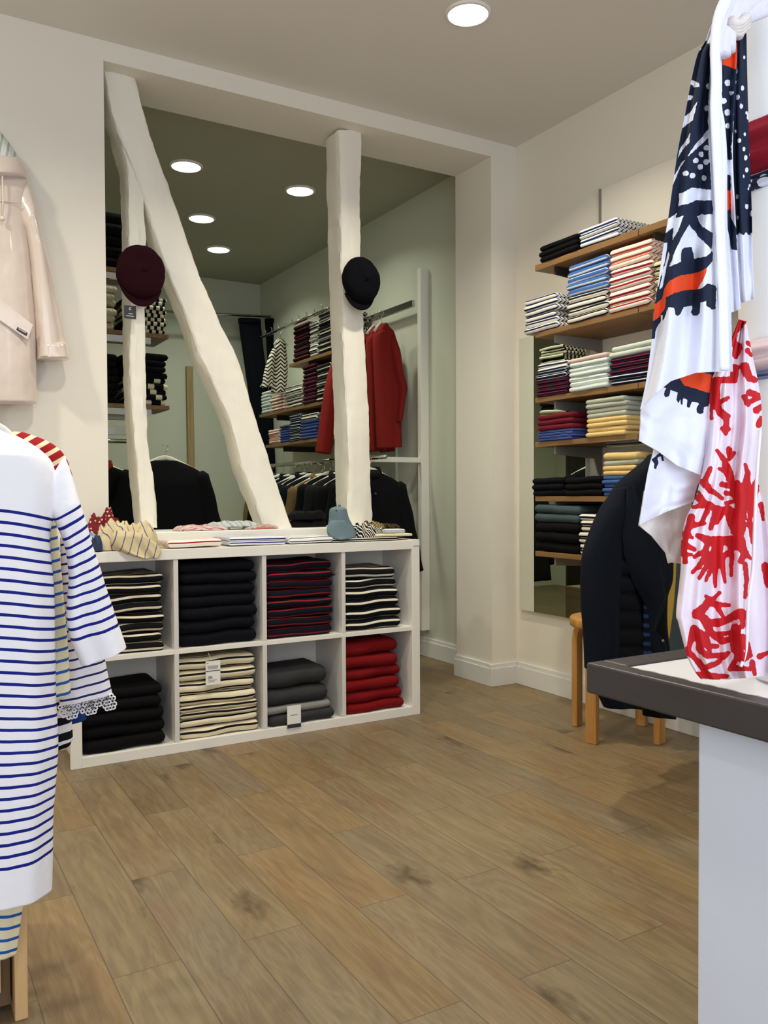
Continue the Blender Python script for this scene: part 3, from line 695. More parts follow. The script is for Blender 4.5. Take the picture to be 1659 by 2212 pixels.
# left display in the back room
DY = 4.62
t = thing('display_stand', 'dark back room display stand with oak shelves seen past the left post', 'display stand', (.9, DY+.1, 0))
for i, z in enumerate((2.19, 1.86, 1.47)):
    MB().box((.55, DY, z-.022), (1.345, DY+.30, z)).build('board', M_oak, t, False, .001)
    MB().box((.56, DY+.012, z-.058), (1.25, DY+.03, z-.0225)).build('rail', M_chrome, t, False, .001)
MB().box((.55, DY+.305, 0), (1.02, DY+.325, 2.3)).build('back_panel', M_dark, t, False)
MB().box((.55, DY-.03, 1.30), (1.20, DY-.01, 1.345)).build('rail', M_chrome, t, False, .001)
MB().box((.55, DY+.03, 1.385), (1.15, DY+.05, 1.42)).build('rail', M_greymetal, t, False, .001)
def dstack(z, x0, x1, items, where, nm='folded_sweater', soft=.9):
    return stack(nm, 'sweater', ((x0+x1)/2, DY+.005, z+.001), 0, x1-x0, .27, items, where, 'sweaters on the back room stand', soft, .008, 3)
dstack(2.19, .82, 1.18, I(P_black, 'black sweater', .06, 5), 'on the top board of the back room stand')
dstack(1.86, 1.10, 1.335, I(stripe('check_knit', 'E6DDC6', '101014', .036, .45, coord='x'), 'black and cream checked sweater', .022, 9), 'beside the slanted timber, back room stand', soft=1.2)
dstack(1.86, .83, 1.07, I(cloth('ivory_knit', 'CDC3AA', (30, 1, .02)), 'ivory cable sweater', .04, 6), 'on the back room stand left of the post', soft=2.2)
dstack(1.47, 1.10, 1.34, I(stripe('block_knit', '0E0E12', 'E2D8BE', .085, .4, coord='x'), 'black and cream sweater', .03, 5)+I(P_black, 'black sweater', .034, 4), 'right stack, lower board of the back room stand', soft=1.5)
dstack(1.47, .82, 1.07, I(P_black, 'black sweater', .038, 7), 'left stack, lower board of the back room stand')
rail('short chrome rail under the back room stand boards', [(.55, DY-.12, 1.262), (1.17, DY-.12, 1.262)], .012)
hang('coat', 'large black coat on white hanger behind the thin left post', 'coat', (1.255, DY-.22, 1.16), math.radians(8), .62, .215, .25, .06, .5, .10, G_blk, 'black coats on the back room stand', seed=2, hang_label='white hanger of the large black coat behind the thin post', collar=None, buttons=0)
hang('coat', 'black coat with dark red collar at the far left of the back room', 'coat', (.93, DY-.14, 1.13), math.radians(-20), .6, .2, .23, .05, .5, .06, G_blk, 'black coats on the back room stand', seed=5, collar=cloth('collar_dkred', '7A2020'), hang_label='white hanger of the black coat with red collar')
# cardboard boxes behind the low wall (seen in the mirror)
M_card = wood('cardboard', '8A7A5C', '7A6B4E', (2, 2, 30), .8); M_tape = plain('brown_tape', '5A4630', .4)
def carton(label, a, b):
    t = thing('cardboard_box', label, 'box', ((a[0]+b[0])/2, (a[1]+b[1])/2, 0))
    MB().box((a[0], a[1], 0), (b[0], b[1], a[2])).build('carton', M_card, t, False, .003)
    for xx in (.35, .6):
        x_ = a[0]+(b[0]-a[0])*xx
        MB().box((x_, a[1]-.002, 0), (x_+.03, a[1]-.0005, a[2]*.45)).build('tape', M_tape, t, False)
        MB().box((b[0]+.0005, a[1]+.1, 0), (b[0]+.002, a[1]+.13, a[2]*.45)).build('tape', M_tape, t, False)
carton('big cardboard box mirrored at the bottom of the wall mirror', (.75, 4.12, .60), (1.25, 4.40))
carton('lower cardboard box at the left bottom of the mirror reflection', (1.32, 3.95, .36), (1.66, 4.25))
tag(hang('apron', '', 'apron', (1.46, 4.38, .78), .3, .22, .05, .07, .03, 0, 0, G_yellow), 'small yellow cloth mirrored above the cardboard boxes', 'cloth')

# ---------------------------------------------------------------- coats on the right wall rail, over the stool
rail('chrome clothes rail under the wall shelves, behind the sarong', [(2.30, 1.3, 1.16), (2.30, 2.28, 1.16)], .012)

cn = thing('coat', 'open dark navy coat hanging by the right wall in front of the stool', 'coat', hit(1350, 1000, 1, 1.98), 0, 'coats by the right wall')
Yc = 1.98
pair_loft([(1424, 978, 1404, 984), (1440, 992, 1392, 998), (1448, 1025, 1352, 1030), (1450, 1050, 1328, 1056), (1450, 1090, 1306, 1096), (1450, 1140, 1281, 1145), (1451, 1195, 1262, 1200), (1450, 1250, 1259, 1258), (1441, 1280, 1262, 1290), (1426, 1325, 1265, 1335), (1411, 1368, 1266, 1376), (1432, 1384, 1267, 1396), (1438, 1432, 1270, 1440), (1434, 1480, 1290, 1490), (1432, 1522, 1309, 1529)], Yc, .045, n=90, N=60, fold=.22, foldn=5, seed=3).build('body', G_navy, cn)
pair_loft([(1372, 1050, 1330, 1056), (1358, 1090, 1304, 1096), (1346, 1150, 1278, 1150), (1338, 1210, 1261, 1205), (1332, 1290, 1258, 1290), (1328, 1370, 1264, 1370), (1326, 1445, 1268, 1445)], Yc-.035, .04, n=50, N=36, fold=.2, foldn=3).build('sleeve', G_navy, cn)
G_quilt = NT('quilted_vest_cloth'); G_quilt.set('Base Color', lin('06080F')); G_quilt.set('Roughness', .8); G_quilt.set('Specular IOR Level', .15); G_quilt = G_quilt.m
qp = [(1352+1*k, 1150+40*k, 1338-1.6*k, 1150+40*k) for k in range(8)]
qp = [(min(1396, 1352+7*k), 1168+38*k, max(1324, 1342-3*k), 1168+38*k) for k in range(8)]
rings = []
for i_, q_ in enumerate(interp(qp, 84)):
    a_, b_ = hit(q_[0], q_[1], 1, Yc-.06), hit(q_[2], q_[3], 1, Yc-.06); pf = abs(math.sin(i_/84*math.pi*7))**.5*.014
    rings.append([tuple(a_.lerp(b_, k/8)+Vector((0, -pf*math.sin(math.pi*(.15+.7*k/8)), 0))) for k in range(9)]+[(b_.x, Yc-.03, b_.z), (a_.x, Yc-.03, a_.z)])
MB().loft(rings).build('quilted_lining', G_quilt, cn, label='quilted dark lining')
pl = [(1399, 1262, 1393, 1262), (1401, 1320, 1391, 1320), (1406, 1380, 1389, 1380), (1410, 1430, 1388, 1430)]
pair_loft(pl, Yc-.066, .008, lambda x, y, q: y/1200, n=30, N=20, fold=0).build('striped_lining', stripe('lining_black_blue', '0A0C14', '20365E', .0165, .4, rnd=False), cn, label='black lining with blue stripes')
MB().loft([[hit(a_, y_, 1, Yc-.074), hit(b_, y_, 1, Yc-.082), hit(b_+2, y_, 1, Yc-.045), hit(a_, y_, 1, Yc-.045)] for y_, a_, b_ in ((1046, 1354, 1364), (1100, 1352, 1388), (1150, 1344, 1404), (1200, 1348, 1420), (1260, 1368, 1432), (1290, 1386, 1436), (1320, 1400, 1424), (1362, 1404, 1412), (1384, 1404, 1434), (1405, 1410, 1438), (1432, 1412, 1438))]).build('lapel', G_navy, cn)
MB().tube([hit(1432, 1384, 1, Yc-.09), hit(1432, 1384, 1, Yc-.07)], .0045, 10).build('button', M_greymetal, cn)
yl = thing('raincoat', 'yellow raincoat showing behind the dark navy coat', 'coat', hit(1410, 1000, 1, 2.13), 0, 'coats by the right wall')
pair_loft([(1440, 990, 1400, 995), (1456, 1100, 1385, 1100), (1458, 1220, 1375, 1220), (1454, 1300, 1372, 1300), (1444, 1380, 1370, 1366)], 2.13, .03, n=50, N=36, fold=.12).build('body', G_yellow, yl)
sl = thing('coat', 'slate grey coat between the yellow raincoat and the coral scarf', 'coat', hit(1460, 1000, 1, 2.24), 0, 'coats by the right wall')
pair_loft([(1490, 985, 1440, 990), (1510, 1050, 1420, 1050), (1520, 1200, 1410, 1200), (1524, 1420, 1412, 1420), (1524, 1470, 1412, 1466)], 2.24, .035, n=50, N=36, fold=.12).build('body', G_slate, sl)
bk = thing('coat', 'long black coat whose hem hangs below the counter edge', 'coat', hit(1420, 1000, 1, 2.055), 0, 'coats by the right wall')
pair_loft([(1440, 985, 1405, 990), (1444, 1050, 1360, 1050), (1446, 1200, 1340, 1200), (1440, 1340, 1350, 1340), (1452, 1450, 1380, 1450), (1460, 1552, 1392, 1546)], 2.055, .025, n=60, N=40, fold=.12).build('body', G_blk, bk)

# ---------------------------------------------------------------- counter at the right
CX, CY_, CZ = .847, .882, .74
t = t_counter = thing('counter', 'white shop counter with thick dark wooden edge at the right', 'counter', (1.3, .4, 0))
MB().box((.877, -.1, 0), (2.1, .715, CZ-.04)).build('body', M_cbody, t, False, .003)
MB().box((CX+.03, -.1, CZ-.028), (2.1, CY_-.045, CZ-.002)).build('top', M_ctop, t, False)
mb = MB(); mb.box((CX, -.1, CZ-.042), (CX+.031, CY_, CZ+.001)); mb.build('edge_trim', M_counter, t, False, .003)
MB().box((CX+.031, CY_-.046, CZ-.042), (2.1, CY_, CZ+.001)).build('edge_trim', M_counter, t, False, .003)

# ---------------------------------------------------------------- caps on the posts
def flat_cap(label, px, py, wpx, hpx, Y, mat, tilt, brim_px, tagged=False):
    c = hit(px, py, 1, Y); a = hit(px-wpx/2, py, 1, Y); b = hit(px+wpx/2, py, 1, Y)
    u_, v_ = hit(px, py-hpx/2, 1, Y), hit(px, py+hpx/2, 1, Y)
    rx, rz = (b.x-a.x)/2, (u_.z-v_.z)/2
    t = thing('flat_cap', label, 'cap', (c.x, Y+.03, c.z))
    ct, st = math.cos(tilt), math.sin(tilt)
    def P(x, z, y): return (c.x+x*ct-z*st, y, c.z+x*st+z*ct)
    N = 48; R = []
    for i, (r, d) in enumerate(((.60, .05), (.80, .035), (.97, .01), (1.0, -.008), (.97, -.026), (.88, -.042), (.7, -.055), (.45, -.062), (.2, -.065), (.03, -.066))):
        ring = []
        for k in range(N):
            an = 2*math.pi*k/N
            seam = 1-.018*max(0, math.cos(an*8))**12
            wob = 1+.02*nz(math.cos(an)*2, math.sin(an)*2, px)
            x = rx*r*math.cos(an)*wob*seam; z = rz*.86*r*math.sin(an)*wob*seam+rz*.10
            ring.append(P(x, z, Y+d+.012*nz(x*18, z*18, px)))
        R.append(ring)
    MB().loft(R).build('crown', mat, t)
    MB().tube([P(0, rz*.1, Y-.062), P(0, rz*.1, Y-.074)], .008, 12).build('button', mat, t)
    # brim: curved crescent under the crown front
    F, B = [], []
    for i in range(7):
        rr = .62+.42*i/6
        rowf, rowb = [], []
        for k in range(21):
            an = math.radians(205+130*k/20)
            x = rx*.9*rr*math.cos(an)+brim_px*rx; z = rz*1.0*rr*math.sin(an)+rz*.04
            y = Y-.012-.012*math.sin(math.pi*k/20)*i/6
            rowf.append(P(x, z, y)); rowb.append(P(x, z, y+.007))
        F.append(rowf); B.append(rowb)
    MB().sheet(F, B, None).build('brim', mat, t)
    return t
M_burg = plain('cap_burgundy_wool', '280C14', .95, bump=(150, .6, .003), spec=.1); M_capblk = plain('cap_black_wool', '0C0D12', .95, bump=(150, .6, .003), spec=.1)
bc = flat_cap('burgundy flat cap hung on the thin left timber post', 303, 596, 106, 136, 3.44, M_burg, 0, 0)
flat_cap('black flat cap hung on the right timber post', 778, 613, 76, 118, 3.44, M_capblk, math.radians(4), -.12)
price_tag('dark swing tag dangling below the burgundy cap', 268, 659, 294, 690, 3.435, M_darktag, [(.4, .6, .12, .05), (.4, .46, .12, .2), (.4, .6, .3, .04), (.35, .7, .6, .04), (.15, .8, .78, .03)], [(282, 640), (283, 650), (284, 661)])

# ---------------------------------------------------------------- things on the shelf top and ledge
def crumple(name, label, cat, cx, cy, cz, rx, ry, h, mat, seed, parts=None, rot=0, ridge=9, sdir=0, group=None):
    N, Mn = 34, 26; F = []; B = []; S = []
    for i in range(Mn+1):
        f_, b_, s_ = [], [], []
        for k in range(N+1):
            u, v = k/N*2-1, i/Mn*2-1
            e = 1+.12*nz(u*3, v*3, seed)
            x = rx*u*e*(1-.18*v*v); y = ry*v*e*(1-.18*u*u)
            d = max(0, 1-max(abs(u), abs(v))**4)
            zz = h*(d**.6)*(.62+.38*nz(u*ridge*.35+seed, v*ridge*.25, seed)+.22*nz(u*ridge, v*ridge*.6, seed+3))+.003
            X = x*math.cos(rot)-y*math.sin(rot); Y_ = x*math.sin(rot)+y*math.cos(rot)
            f_.append((cx+X, cy+Y_, cz+max(.002, zz))); b_.append((cx+X, cy+Y_, cz+.0005)); s_.append((x if sdir == 0 else y)+.02*nz(u*3, v*3, seed)+zz*.4)
        F.append(f_); B.append(b_); S.append(s_)
    t = MB().sheet(F, B, S).build(name, mat)
    return tag(t, label, cat, group)
def top_fold(label, pxl, pxr, py, mat, h, zc=.777, dd=.2, words='', lay=2, name='folded_shirt', yf=3.17, group='things laid on the shelf unit', soft=.4, rz=0):
    a = hit(pxl, py, 1, yf); b = hit(pxr, py, 1, yf)
    me = fold_mesh(b.x-a.x, dd, h, lay, random.randrange(3), mat, soft)
    o = bpy.data.objects.new(name, me); C.objects.link(o); o.location = ((a.x+b.x)/2, yf, zc+.001); o.rotation_euler = (0, 0, rz)
    return tag(o, label, 'shirt', group)
T_red = stripe('tee_white_red', 'F2ECE4', '9C1C22', .023, .24, rnd=False); T_blue = stripe('tee_white_blue', 'F0EFF0', '20307E', .0165, .30, rnd=False)
T_navy = stripe('tee_white_navy', 'EFEFEC', '181E48', .0165, .24, rnd=False)
top_fold('folded white shirt with thin red stripes on the shelf unit top', 363, 482, 1180, T_red, .030, lay=1, dd=.20)
top_fold('folded white shirt with bright blue stripes, middle of the shelf unit top', 494, 621, 1178, T_blue, .034, lay=2, dd=.22)
top_fold('folded white shirt with navy lines beside the denim cap', 625, 722, 1170, T_navy, .026, lay=1, dd=.22)
T_bw = stripe('tee_black_white', '14141C', 'E2DED2', .011, .4, rnd=False); T_cream = cloth('pale_yellow_cotton', 'EADFB8')
top_fold('flat navy striped top under the pile right of the denim cap', 716, 862, 1160, T_bw, .014, lay=1, dd=.2)
top_fold('pale yellow folded cloth at the right corner of the shelf unit', 812, 893, 1155, T_cream, .012, lay=1, dd=.18, zc=.792)
crumple('neckerchief', 'black and white striped scarf heaped right of the denim cap', 'scarf', 1.80, 3.25, .788, .078, .07, .075, T_bw, 3, rot=.3, group=None)
crumple('neckerchief', 'black and gold checked scarf in the pile by the right end', 'scarf', 1.865, 3.28, .800, .055, .06, .072, stripe('gold_check', '26221A', 'C2B070', .009, .4, rnd=False), 9, rot=-.2)
top_fold('white and blue folded scarf near the right end of the pile', 823, 876, 1140, stripe('white_blue_scarf', 'E2E4E8', '7484A8', .02, .2, rnd=False), .016, lay=1, dd=.12, zc=.806, yf=3.21, rz=-.12)
crumple('neckerchief', 'dark brown patterned scarf topping the pile beside the right post', 'scarf', 1.94, 3.33, .826, .085, .05, .022, stripe('brown_print', '1C1612', '7A6040', .013, .25, rnd=False), 12, rot=-.35)
a = hit(893, 1160, 1, 3.147); b = hit(906, 1178, 1, 3.147)
tag(MB().box((a.x, 3.1475, b.z), (b.x, 3.149, .777)).box((a.x, 3.1475, .777), (b.x, 3.18, .7785)).build('paper_label', M_tag, None, False), 'small white paper label folded over the shelf unit right corner', 'label')
# denim cap
M_denim = cloth('pale_denim', '71868F', (300, .5, .002))
dc = thing('denim_cap', 'pale blue denim baseball cap tilted on the shelf unit top', 'cap', (1.70, 3.25, .777))
crn = [(751, 1094, 716, 1094), (754, 1100, 713, 1100), (752, 1108, 712, 1112), (752, 1116, 712, 1124), (756, 1126, 710, 1134), (762, 1140, 708, 1146), (766, 1152, 710, 1156)]
crn = [(736, 1094, 728, 1094)]+[(742, 1098, 719, 1099), (745, 1106, 716, 1108), (749, 1118, 715, 1120), (757, 1132, 712, 1134), (764, 1146, 709, 1146), (764, 1158, 712, 1158)]
pair_loft(crn, 3.235, .05, n=40, N=40, fold=.04).build('crown', M_denim, dc)
F, B = [], []
Lb = [(716, 1124), (709, 1134), (706, 1146), (712, 1156), (722, 1163), (732, 1166)]; Rb = [(754, 1124), (762, 1136), (768, 1150), (768, 1160), (758, 1163), (744, 1166)]
Lb = interp(Lb, 12); Rb = interp(Rb, 12)
for i_ in range(13):
    f_, b_ = [], []
    for k in range(17):
        u = k/16; y_ = 3.195-.028*i_/12-.012*math.sin(math.pi*u)
        p_ = hit(Lb[i_][0]*(1-u)+Rb[i_][0]*u, Lb[i_][1]*(1-u)+Rb[i_][1]*u, 1, y_)
        f_.append(p_); b_.append(p_+Vector((0, .003, 0)))
    F.append(f_); B.append(b_)
MB().sheet(F, B, None).build('brim', M_denim, dc)
p_ = hit(733, 1094, 1, 3.23); MB().tube([p_, p_+Vector((0, 0, .008))], .006, 12).build('button', M_denim, dc)
p_ = hit(726, 1103, 1, 3.19); MB().tube([p_, p_+Vector((0, -.004, 0))], .0035, 12).build('eyelet', M_dark, dc)
# ledge items
crumple('folded_scarf', 'pale pink folded scarf on the white ledge behind the shelf unit', 'scarf', 1.14, 3.47, .831, .12, .055, .026, stripe('pink_scarf', 'D8C8C2', 'B85A5E', .012, .3, rnd=False), 21, sdir=1)
crumple('folded_scarf', 'pale grey green crumpled scarf on the ledge beside the slanted timber', 'scarf', 1.29, 3.49, .842, .12, .06, .028, stripe('grey_scarf', 'C4CCC6', '9AA4B0', .03, .25, rnd=False), 25, sdir=0)
crumple('folded_scarf', 'pink and grey flat scarf at the foot of the slanted timber', 'scarf', 1.40, 3.455, .831, .08, .04, .020, stripe('pink2_scarf', 'B8BAB6', 'C07870', .02, .3, rnd=False), 28, sdir=1)
for i, nm in enumerate(('lower', 'upper')):
    crumple('beanie', f'{nm} black knitted beanie on the ledge between slanted timber and denim cap', 'hat', 1.66, 3.54, .831+.034*i, .095, .06, .050, P_black, 31+i, ridge=3, group='black beanies on the ledge')
# scarves at the left end
cream_s = stripe('scarf_cream_blue', 'D9C8A2', '4A5C80', .030, .11, rnd=False)
crumple('scarf', 'cream scarf with thin blue stripes and fringe at left on the shelf unit', 'scarf', .775, 3.245, .777, .12, .08, .13, cream_s, 44, ridge=7, rot=-.12)
scf = bpy.data.objects['scarf']
pair_loft([(300, 1150, 250, 1146), (318, 1160, 240, 1158), (334, 1172, 239, 1172), (344, 1184, 250, 1188), (346, 1195, 276, 1199), (340, 1204, 305, 1206)], 3.148, .018, lambda x, y, q: (x+.3*y)/620, n=30, N=40, fold=.7, foldn=5).build('scarf_end', cream_s, scf)
fr = MB(); rr_ = random.Random(5)
for k in range(46):
    u = k/45; x0 = .85+.05*u; y0 = 3.165+.10*u; L_ = rr_.uniform(.02, .05); dx = rr_.uniform(.2, 1)
    fr.tube([(x0-.02, y0, .790), (x0+L_*.5*dx, y0-.01, .786), (x0+L_*dx, y0-.012-L_*.3, .780)], .0009, 5)
tag(fr.build('fringe', cloth('fringe_cream', 'D9C8A2')), 'cream fringe strands', 'fringe')
bpy.data.objects['fringe'].parent = bpy.data.objects['scarf']
del bpy.data.objects['fringe']['category']
def dots_mat(name, base, dot, scale, thr):
    t = NT(name); tc = t.n('ShaderNodeTexCoord').outputs['Object']
    v = t.n('ShaderNodeTexVoronoi', {'Vector': tc, 'Scale': scale}).outputs[0]
    t.set('Base Color', t.mix(t.math('LESS_THAN', v, thr), lin(base), lin(dot))); t.set('Roughness', .9); return t.m
crumple('bandana', 'dark red spotted bandana behind the cream scarf', 'scarf', .715, 3.345, .777, .075, .045, .185, dots_mat('bandana_red', '7A1620', 'D8C8C0', 70, .28), 47, ridge=5)
crumple('scarf', 'pale blue scarf with fringe at the far left of the shelf unit', 'scarf', .615, 3.26, .777, .085, .09, .075, stripe('scarf_paleblue', 'C4CED6', '7C93B8', .05, .4, rnd=False), 52, ridge=7)
crumple('scarf', 'dark slate blue scarf fold left of the cream scarf', 'scarf', .652, 3.20, .777, .02, .05, .075, cloth('slate_scarf', '39455E'), 57, ridge=3)

# ---------------------------------------------------------------- traced cloth shapes at their real distance
PD = .0192
M_dress = stripe('dress_white_navy', 'F4F1F4', '1C2480', PD, .275, -.0004, PD*31.35, warp=.0004, rnd=False)
M_dsleeve = stripe('dress_sleeve_white_navy', 'F4F1F4', '1C2480', PD, .28, -.0004, PD*12.4, warp=.0004, rnd=False)
dr = thing('striped_dress', 'long white dress with navy stripes hanging nearest at the left', 'dress', hit(-45, 925, 1, 1.55))
def sdress(px, py, q):
    q0 = px/115; u = min(1.25, .5*(q0+math.sqrt(q0*q0+.2))); fade = max(0, 1-(py-1094)/640)
    return (py-1094-26*u*fade+26*(1-fade)*(u-.2)*min(1, max(0, (py-1500)/300)))/24.3*PD
rows = [(926, -96, 6), (940, -128, 32), (956, -160, 62), (975, -180, 90), (1000, -196, 112), (1040, -205, 122), (1080, -208, 122), (1118, -206, 116), (1150, -200, 108), (1190, -196, 109), (1258, -200, 116), (1328, -204, 119), (1420, -206, 120), (1500, -206, 121), (1605, -208, 126), (1691, -206, 121), (1760, -204, 116), (1829, -204, 115), (1880, -204, 114), (1924, -204, 113)]
mb = pair_loft([(r, y+(0 if y < 1700 else -6), l, y+(0 if y < 1700 else 40)) for y, l, r in rows], 1.55, .055, sdress, n=150, N=64, fold=.10, foldn=6, seed=1)
mb.build('body', M_dress, dr)
sp = [(140, 985, 92, 1070), (157, 1035, 104, 1098), (171, 1087, 115, 1120), (185, 1130, 135, 1163), (197, 1176, 145, 1205), (212, 1219, 149, 1250), (225, 1262, 146, 1292), (238, 1300, 144, 1335), (252, 1342, 152, 1378), (262, 1370, 163, 1408), (270, 1394, 176, 1437)]
pair_loft(sp, 1.545, .034, lambda x, y, q: (q[1]-1087)/21.2*PD, n=90, N=40, fold=.22, foldn=3, seed=2).build('sleeve', M_dsleeve, dr)
pair_loft([(2*-45-a, b, 2*-45-c, d) for a, b, c, d in sp], 1.545, .034, lambda x, y, q: (q[1]-1087)/21.2*PD, n=40, N=24).build('sleeve', M_dsleeve, dr)
tag(MB().tube([hit(*p, 1, 1.535) for p in ((-160, 985), (-100, 935), (-55, 905), (-45, 900), (-30, 905), (8, 926), (40, 955), (66, 982))], .0075, 10, flat=(1, .7)).build('clothes_hanger', M_hanger), 'white plastic hanger poking out of the nearest striped dress neckline', 'hanger')
M_g6 = stripe('tee_red_cream', 'EBDCB4', 'A01E26', .021, .62, rnd=False)
g6 = thing('striped_shirt', 'red and cream striped shirt, only its shoulder showing behind the navy striped dress', 'shirt', hit(-45, 930, 1, 1.72))
pair_loft([(52, 934, -120, 925), (94, 949, -150, 950), (122, 965, -165, 970), (142, 987, -170, 990), (153, 1015, -170, 1015), (162, 1048, -172, 1050), (168, 1078, -172, 1080), (150, 1110, -170, 1110), (118, 1150, -170, 1150), (108, 1250, -170, 1250), (108, 1400, -170, 1400)], 1.72, .03, lambda x, y, q: (y-.30*max(0, 150-x)*.5+x*.35)/1270, n=60, N=48).build('body', M_g6, g6)
M_g2 = stripe('tee_cream_blue', 'EDE2BE', '2A5CB0', .0195, .26, rnd=False)
g2 = thing('striped_dress', 'cream dress with royal blue stripes showing below the navy striped one', 'dress', hit(-45, 950, 1, 1.645))
pair_loft([(60, 1000, -120, 1000), (80, 1200, -150, 1200), (80, 1500, -160, 1500), (70, 1700, -160, 1700), (54, 1900, -160, 1900), (52, 1940, -160, 1945), (44, 2000, -160, 2010), (36, 2060, -160, 2072)], 1.63, .022, lambda x, y, q: y/1310, n=60, N=48).build('body', M_g2, g2)
pair_loft([(118, 1100, 96, 1100), (130, 1210, 106, 1220), (138, 1300, 110, 1310), (147, 1400, 108, 1412), (150, 1450, 106, 1464), (153, 1496, 104, 1512)], 1.63, .014, lambda x, y, q: (y+.25*(x-110))/1240, n=50, N=28).build('sleeve', M_g2, g2)
M_g3 = stripe('tee_lace_navy', 'EFECF2', '2A2A60', .0172, .22, rnd=False, warp=.003)
g3 = thing('lace_trim_top', 'white navy striped top with lace cuff hanging behind the big striped sleeve', 'shirt', hit(60, 1000, 1, 1.70))
pair_loft([(165, 1150, 130, 1160), (190, 1250, 132, 1265), (212, 1360, 134, 1388), (224, 1410, 134, 1440), (232, 1450, 132, 1480), (243, 1498, 128, 1524)], 1.70, .016, lambda x, y, q: (y+.26*(x-130))/1220, n=60, N=36).build('sleeve', M_g3, g3)
lace = MB()
for r_ in range(5):
    for k in range(17):
        u = (k+.5*(r_ % 2))/16.5; sc_ = .35+.65*abs(math.sin(u*math.pi*2.7+.25))
        if r_*6.3 > 31*sc_: continue
        p = hit(130+114*u+r_*1.2, 1528-26*u+r_*6.3, 1, 1.692)
        lace.tube([p+Vector((.0036*math.cos(a_), 0, .0036*math.sin(a_))) for a_ in [2*math.pi*j/9 for j in range(10)]], .00165, 5)
lace.build('lace_cuff', plain('lace_thread', 'F1EEF2', .8), g3, label='white crochet lace cuff')
M_g4 = stripe('tee_black_white_wide', 'F0EEF0', '15161E', .030, .5, rnd=False)
g4 = thing('striped_shirt', 'black and white block striped sleeve hanging below the lace cuff', 'shirt', hit(120, 1480, 1, 1.76))
pair_loft([(146, 1470, 112, 1475), (152, 1530, 112, 1540), (156, 1570, 113, 1584), (158, 1596, 114, 1612)], 1.76, .014, lambda x, y, q: (y+.3*(x-110))/1150, n=20, N=24).build('sleeve', M_g4, g4)
g5 = thing('knit_jumper', 'blue knitted sleeve tip peeking out under the lace cuff', 'sweater', hit(150, 1480, 1, 1.82))
pair_loft([(160, 1480, 125, 1480), (180, 1530, 130, 1536), (187, 1552, 132, 1568)], 1.82, .014, n=12, N=24).build('sleeve', cloth('royal_blue_knit', '1F3A78'), g5)
g7 = thing('knit_jumper', 'black jumper sleeve tip under the black and white striped sleeve', 'sweater', hit(120, 1560, 1, 1.80))
pair_loft([(148, 1560, 112, 1560), (154, 1596, 112, 1606), (152, 1608, 113, 1622)], 1.80, .012, n=12, N=24).build('sleeve', G_blk, g7)
tag(MB().tube([hit(-260, 868, 1, 1.40), hit(-45, 872, 1, 1.60), hit(-20, 873, 1, 1.95)], .010, 10).build('clothes_rail', M_chrome), 'clothes rail above the striped dresses, out past the left edge', 'rail')
# birch chest under the dresses
ch = thing('wooden_chest', 'pale birch wooden chest at the bottom left corner under the dresses', 'chest', (0, 1.9, 0))
MB().box((.190, 1.69, 0), (.213, 2.10, .50)).build('side_panel', M_birch, ch, False, .002)
MB().box((-.55, 1.72, .02), (.186, 2.10, .48)).build('carcass', plain('chest_shadow_gap', '6A5238', .8), ch, False)
MB().box((-.55, 1.70, .055), (.168, 1.722, .245)).build('drawer_front', M_birch, ch, False, .003)
MB().box((-.55, 1.70, .255), (.168, 1.722, .46)).build('drawer_front', M_birch, ch, False, .003)
MB().box((-.57, 1.69, .48), (.213, 2.10, .50)).build('top', M_birch, ch, False, .002)
MB().box((-.57, 1.69, 0), (-.55, 2.10, .48)).build('side_panel', M_birch, ch, False, .002)

# raincoat on the partition
M_rain = plain('glossy_raincoat', 'E3D3C8', .22, coat=1.0, bump=(7, .7, .02, 2))
rc = thing('raincoat', 'glossy pale pink raincoat hanging on the left wall with its hood up', 'raincoat', hit(-55, 380, 1, 3.34))
pair_loft([(58, 384, -165, 384), (62, 400, -175, 400), (60, 440, -180, 440), (60, 500, -180, 500), (66, 560, -182, 560), (71, 620, -186, 620), (77, 690, -190, 690), (79, 780, -190, 780), (80, 872, -190, 872)], 3.34, .055, n=70, N=60, fold=.16, foldn=4, seed=2).build('body', M_rain, rc)
rs_ = [(60, 392, 30, 440), (72, 430, 44, 480), (84, 478, 56, 510), (97, 530, 64, 560), (110, 590, 70, 625), (122, 650, 75, 684), (134, 705, 78, 730), (143, 748, 80, 752), (148, 772, 81, 774)]
pair_loft(rs_, 3.335, .05, n=60, N=36, fold=.2, foldn=3, seed=5).build('sleeve', M_rain, rc)
pair_loft([(-110-a, b, -110-c, d) for a, b, c, d in rs_], 3.335, .05, n=40, N=28, fold=.2, foldn=3).build('sleeve', M_rain, rc)
cuff = pair_loft([(142.5, 738, 79, 742), (146, 758, 80, 760), (149, 776, 80, 777)], 3.335, .056, n=8, N=36, fold=.05).build('cuff', M_rain, rc)
def slab(pts, Y, th, name, mat, par, label=None):
    f = [hit(*p, 1, Y) for p in pts]
    return MB().loft([[tuple(p) for p in f], [(p.x, p.y+th, p.z) for p in f]]).build(name, mat, par, False, .0015, label)
slab([(-60, 610), (0, 645), (72, 702), (60, 734), (0, 692), (-66, 650)], 3.272, .012, 'pocket_flap', M_rain, rc)
slab([(38, 706), (60, 719), (57.5, 725.5), (35.5, 712)], 3.268, .004, 'brand_patch', plain('black_patch', '15151A', .4), rc, 'small black patch')
slab([(40, 709), (57, 719), (56.5, 720.5), (39.5, 710.5)], 3.2672, .002, 'patch_print', M_tag, rc)
slab([(0, 433), (45, 436), (44, 438), (0, 435)], 3.282, .004, 'yoke_seam', M_rain, rc)
M_hood = stripe('hood_lining', 'D9DCD4', 'A8B4B0', .03, .3, rnd=False)
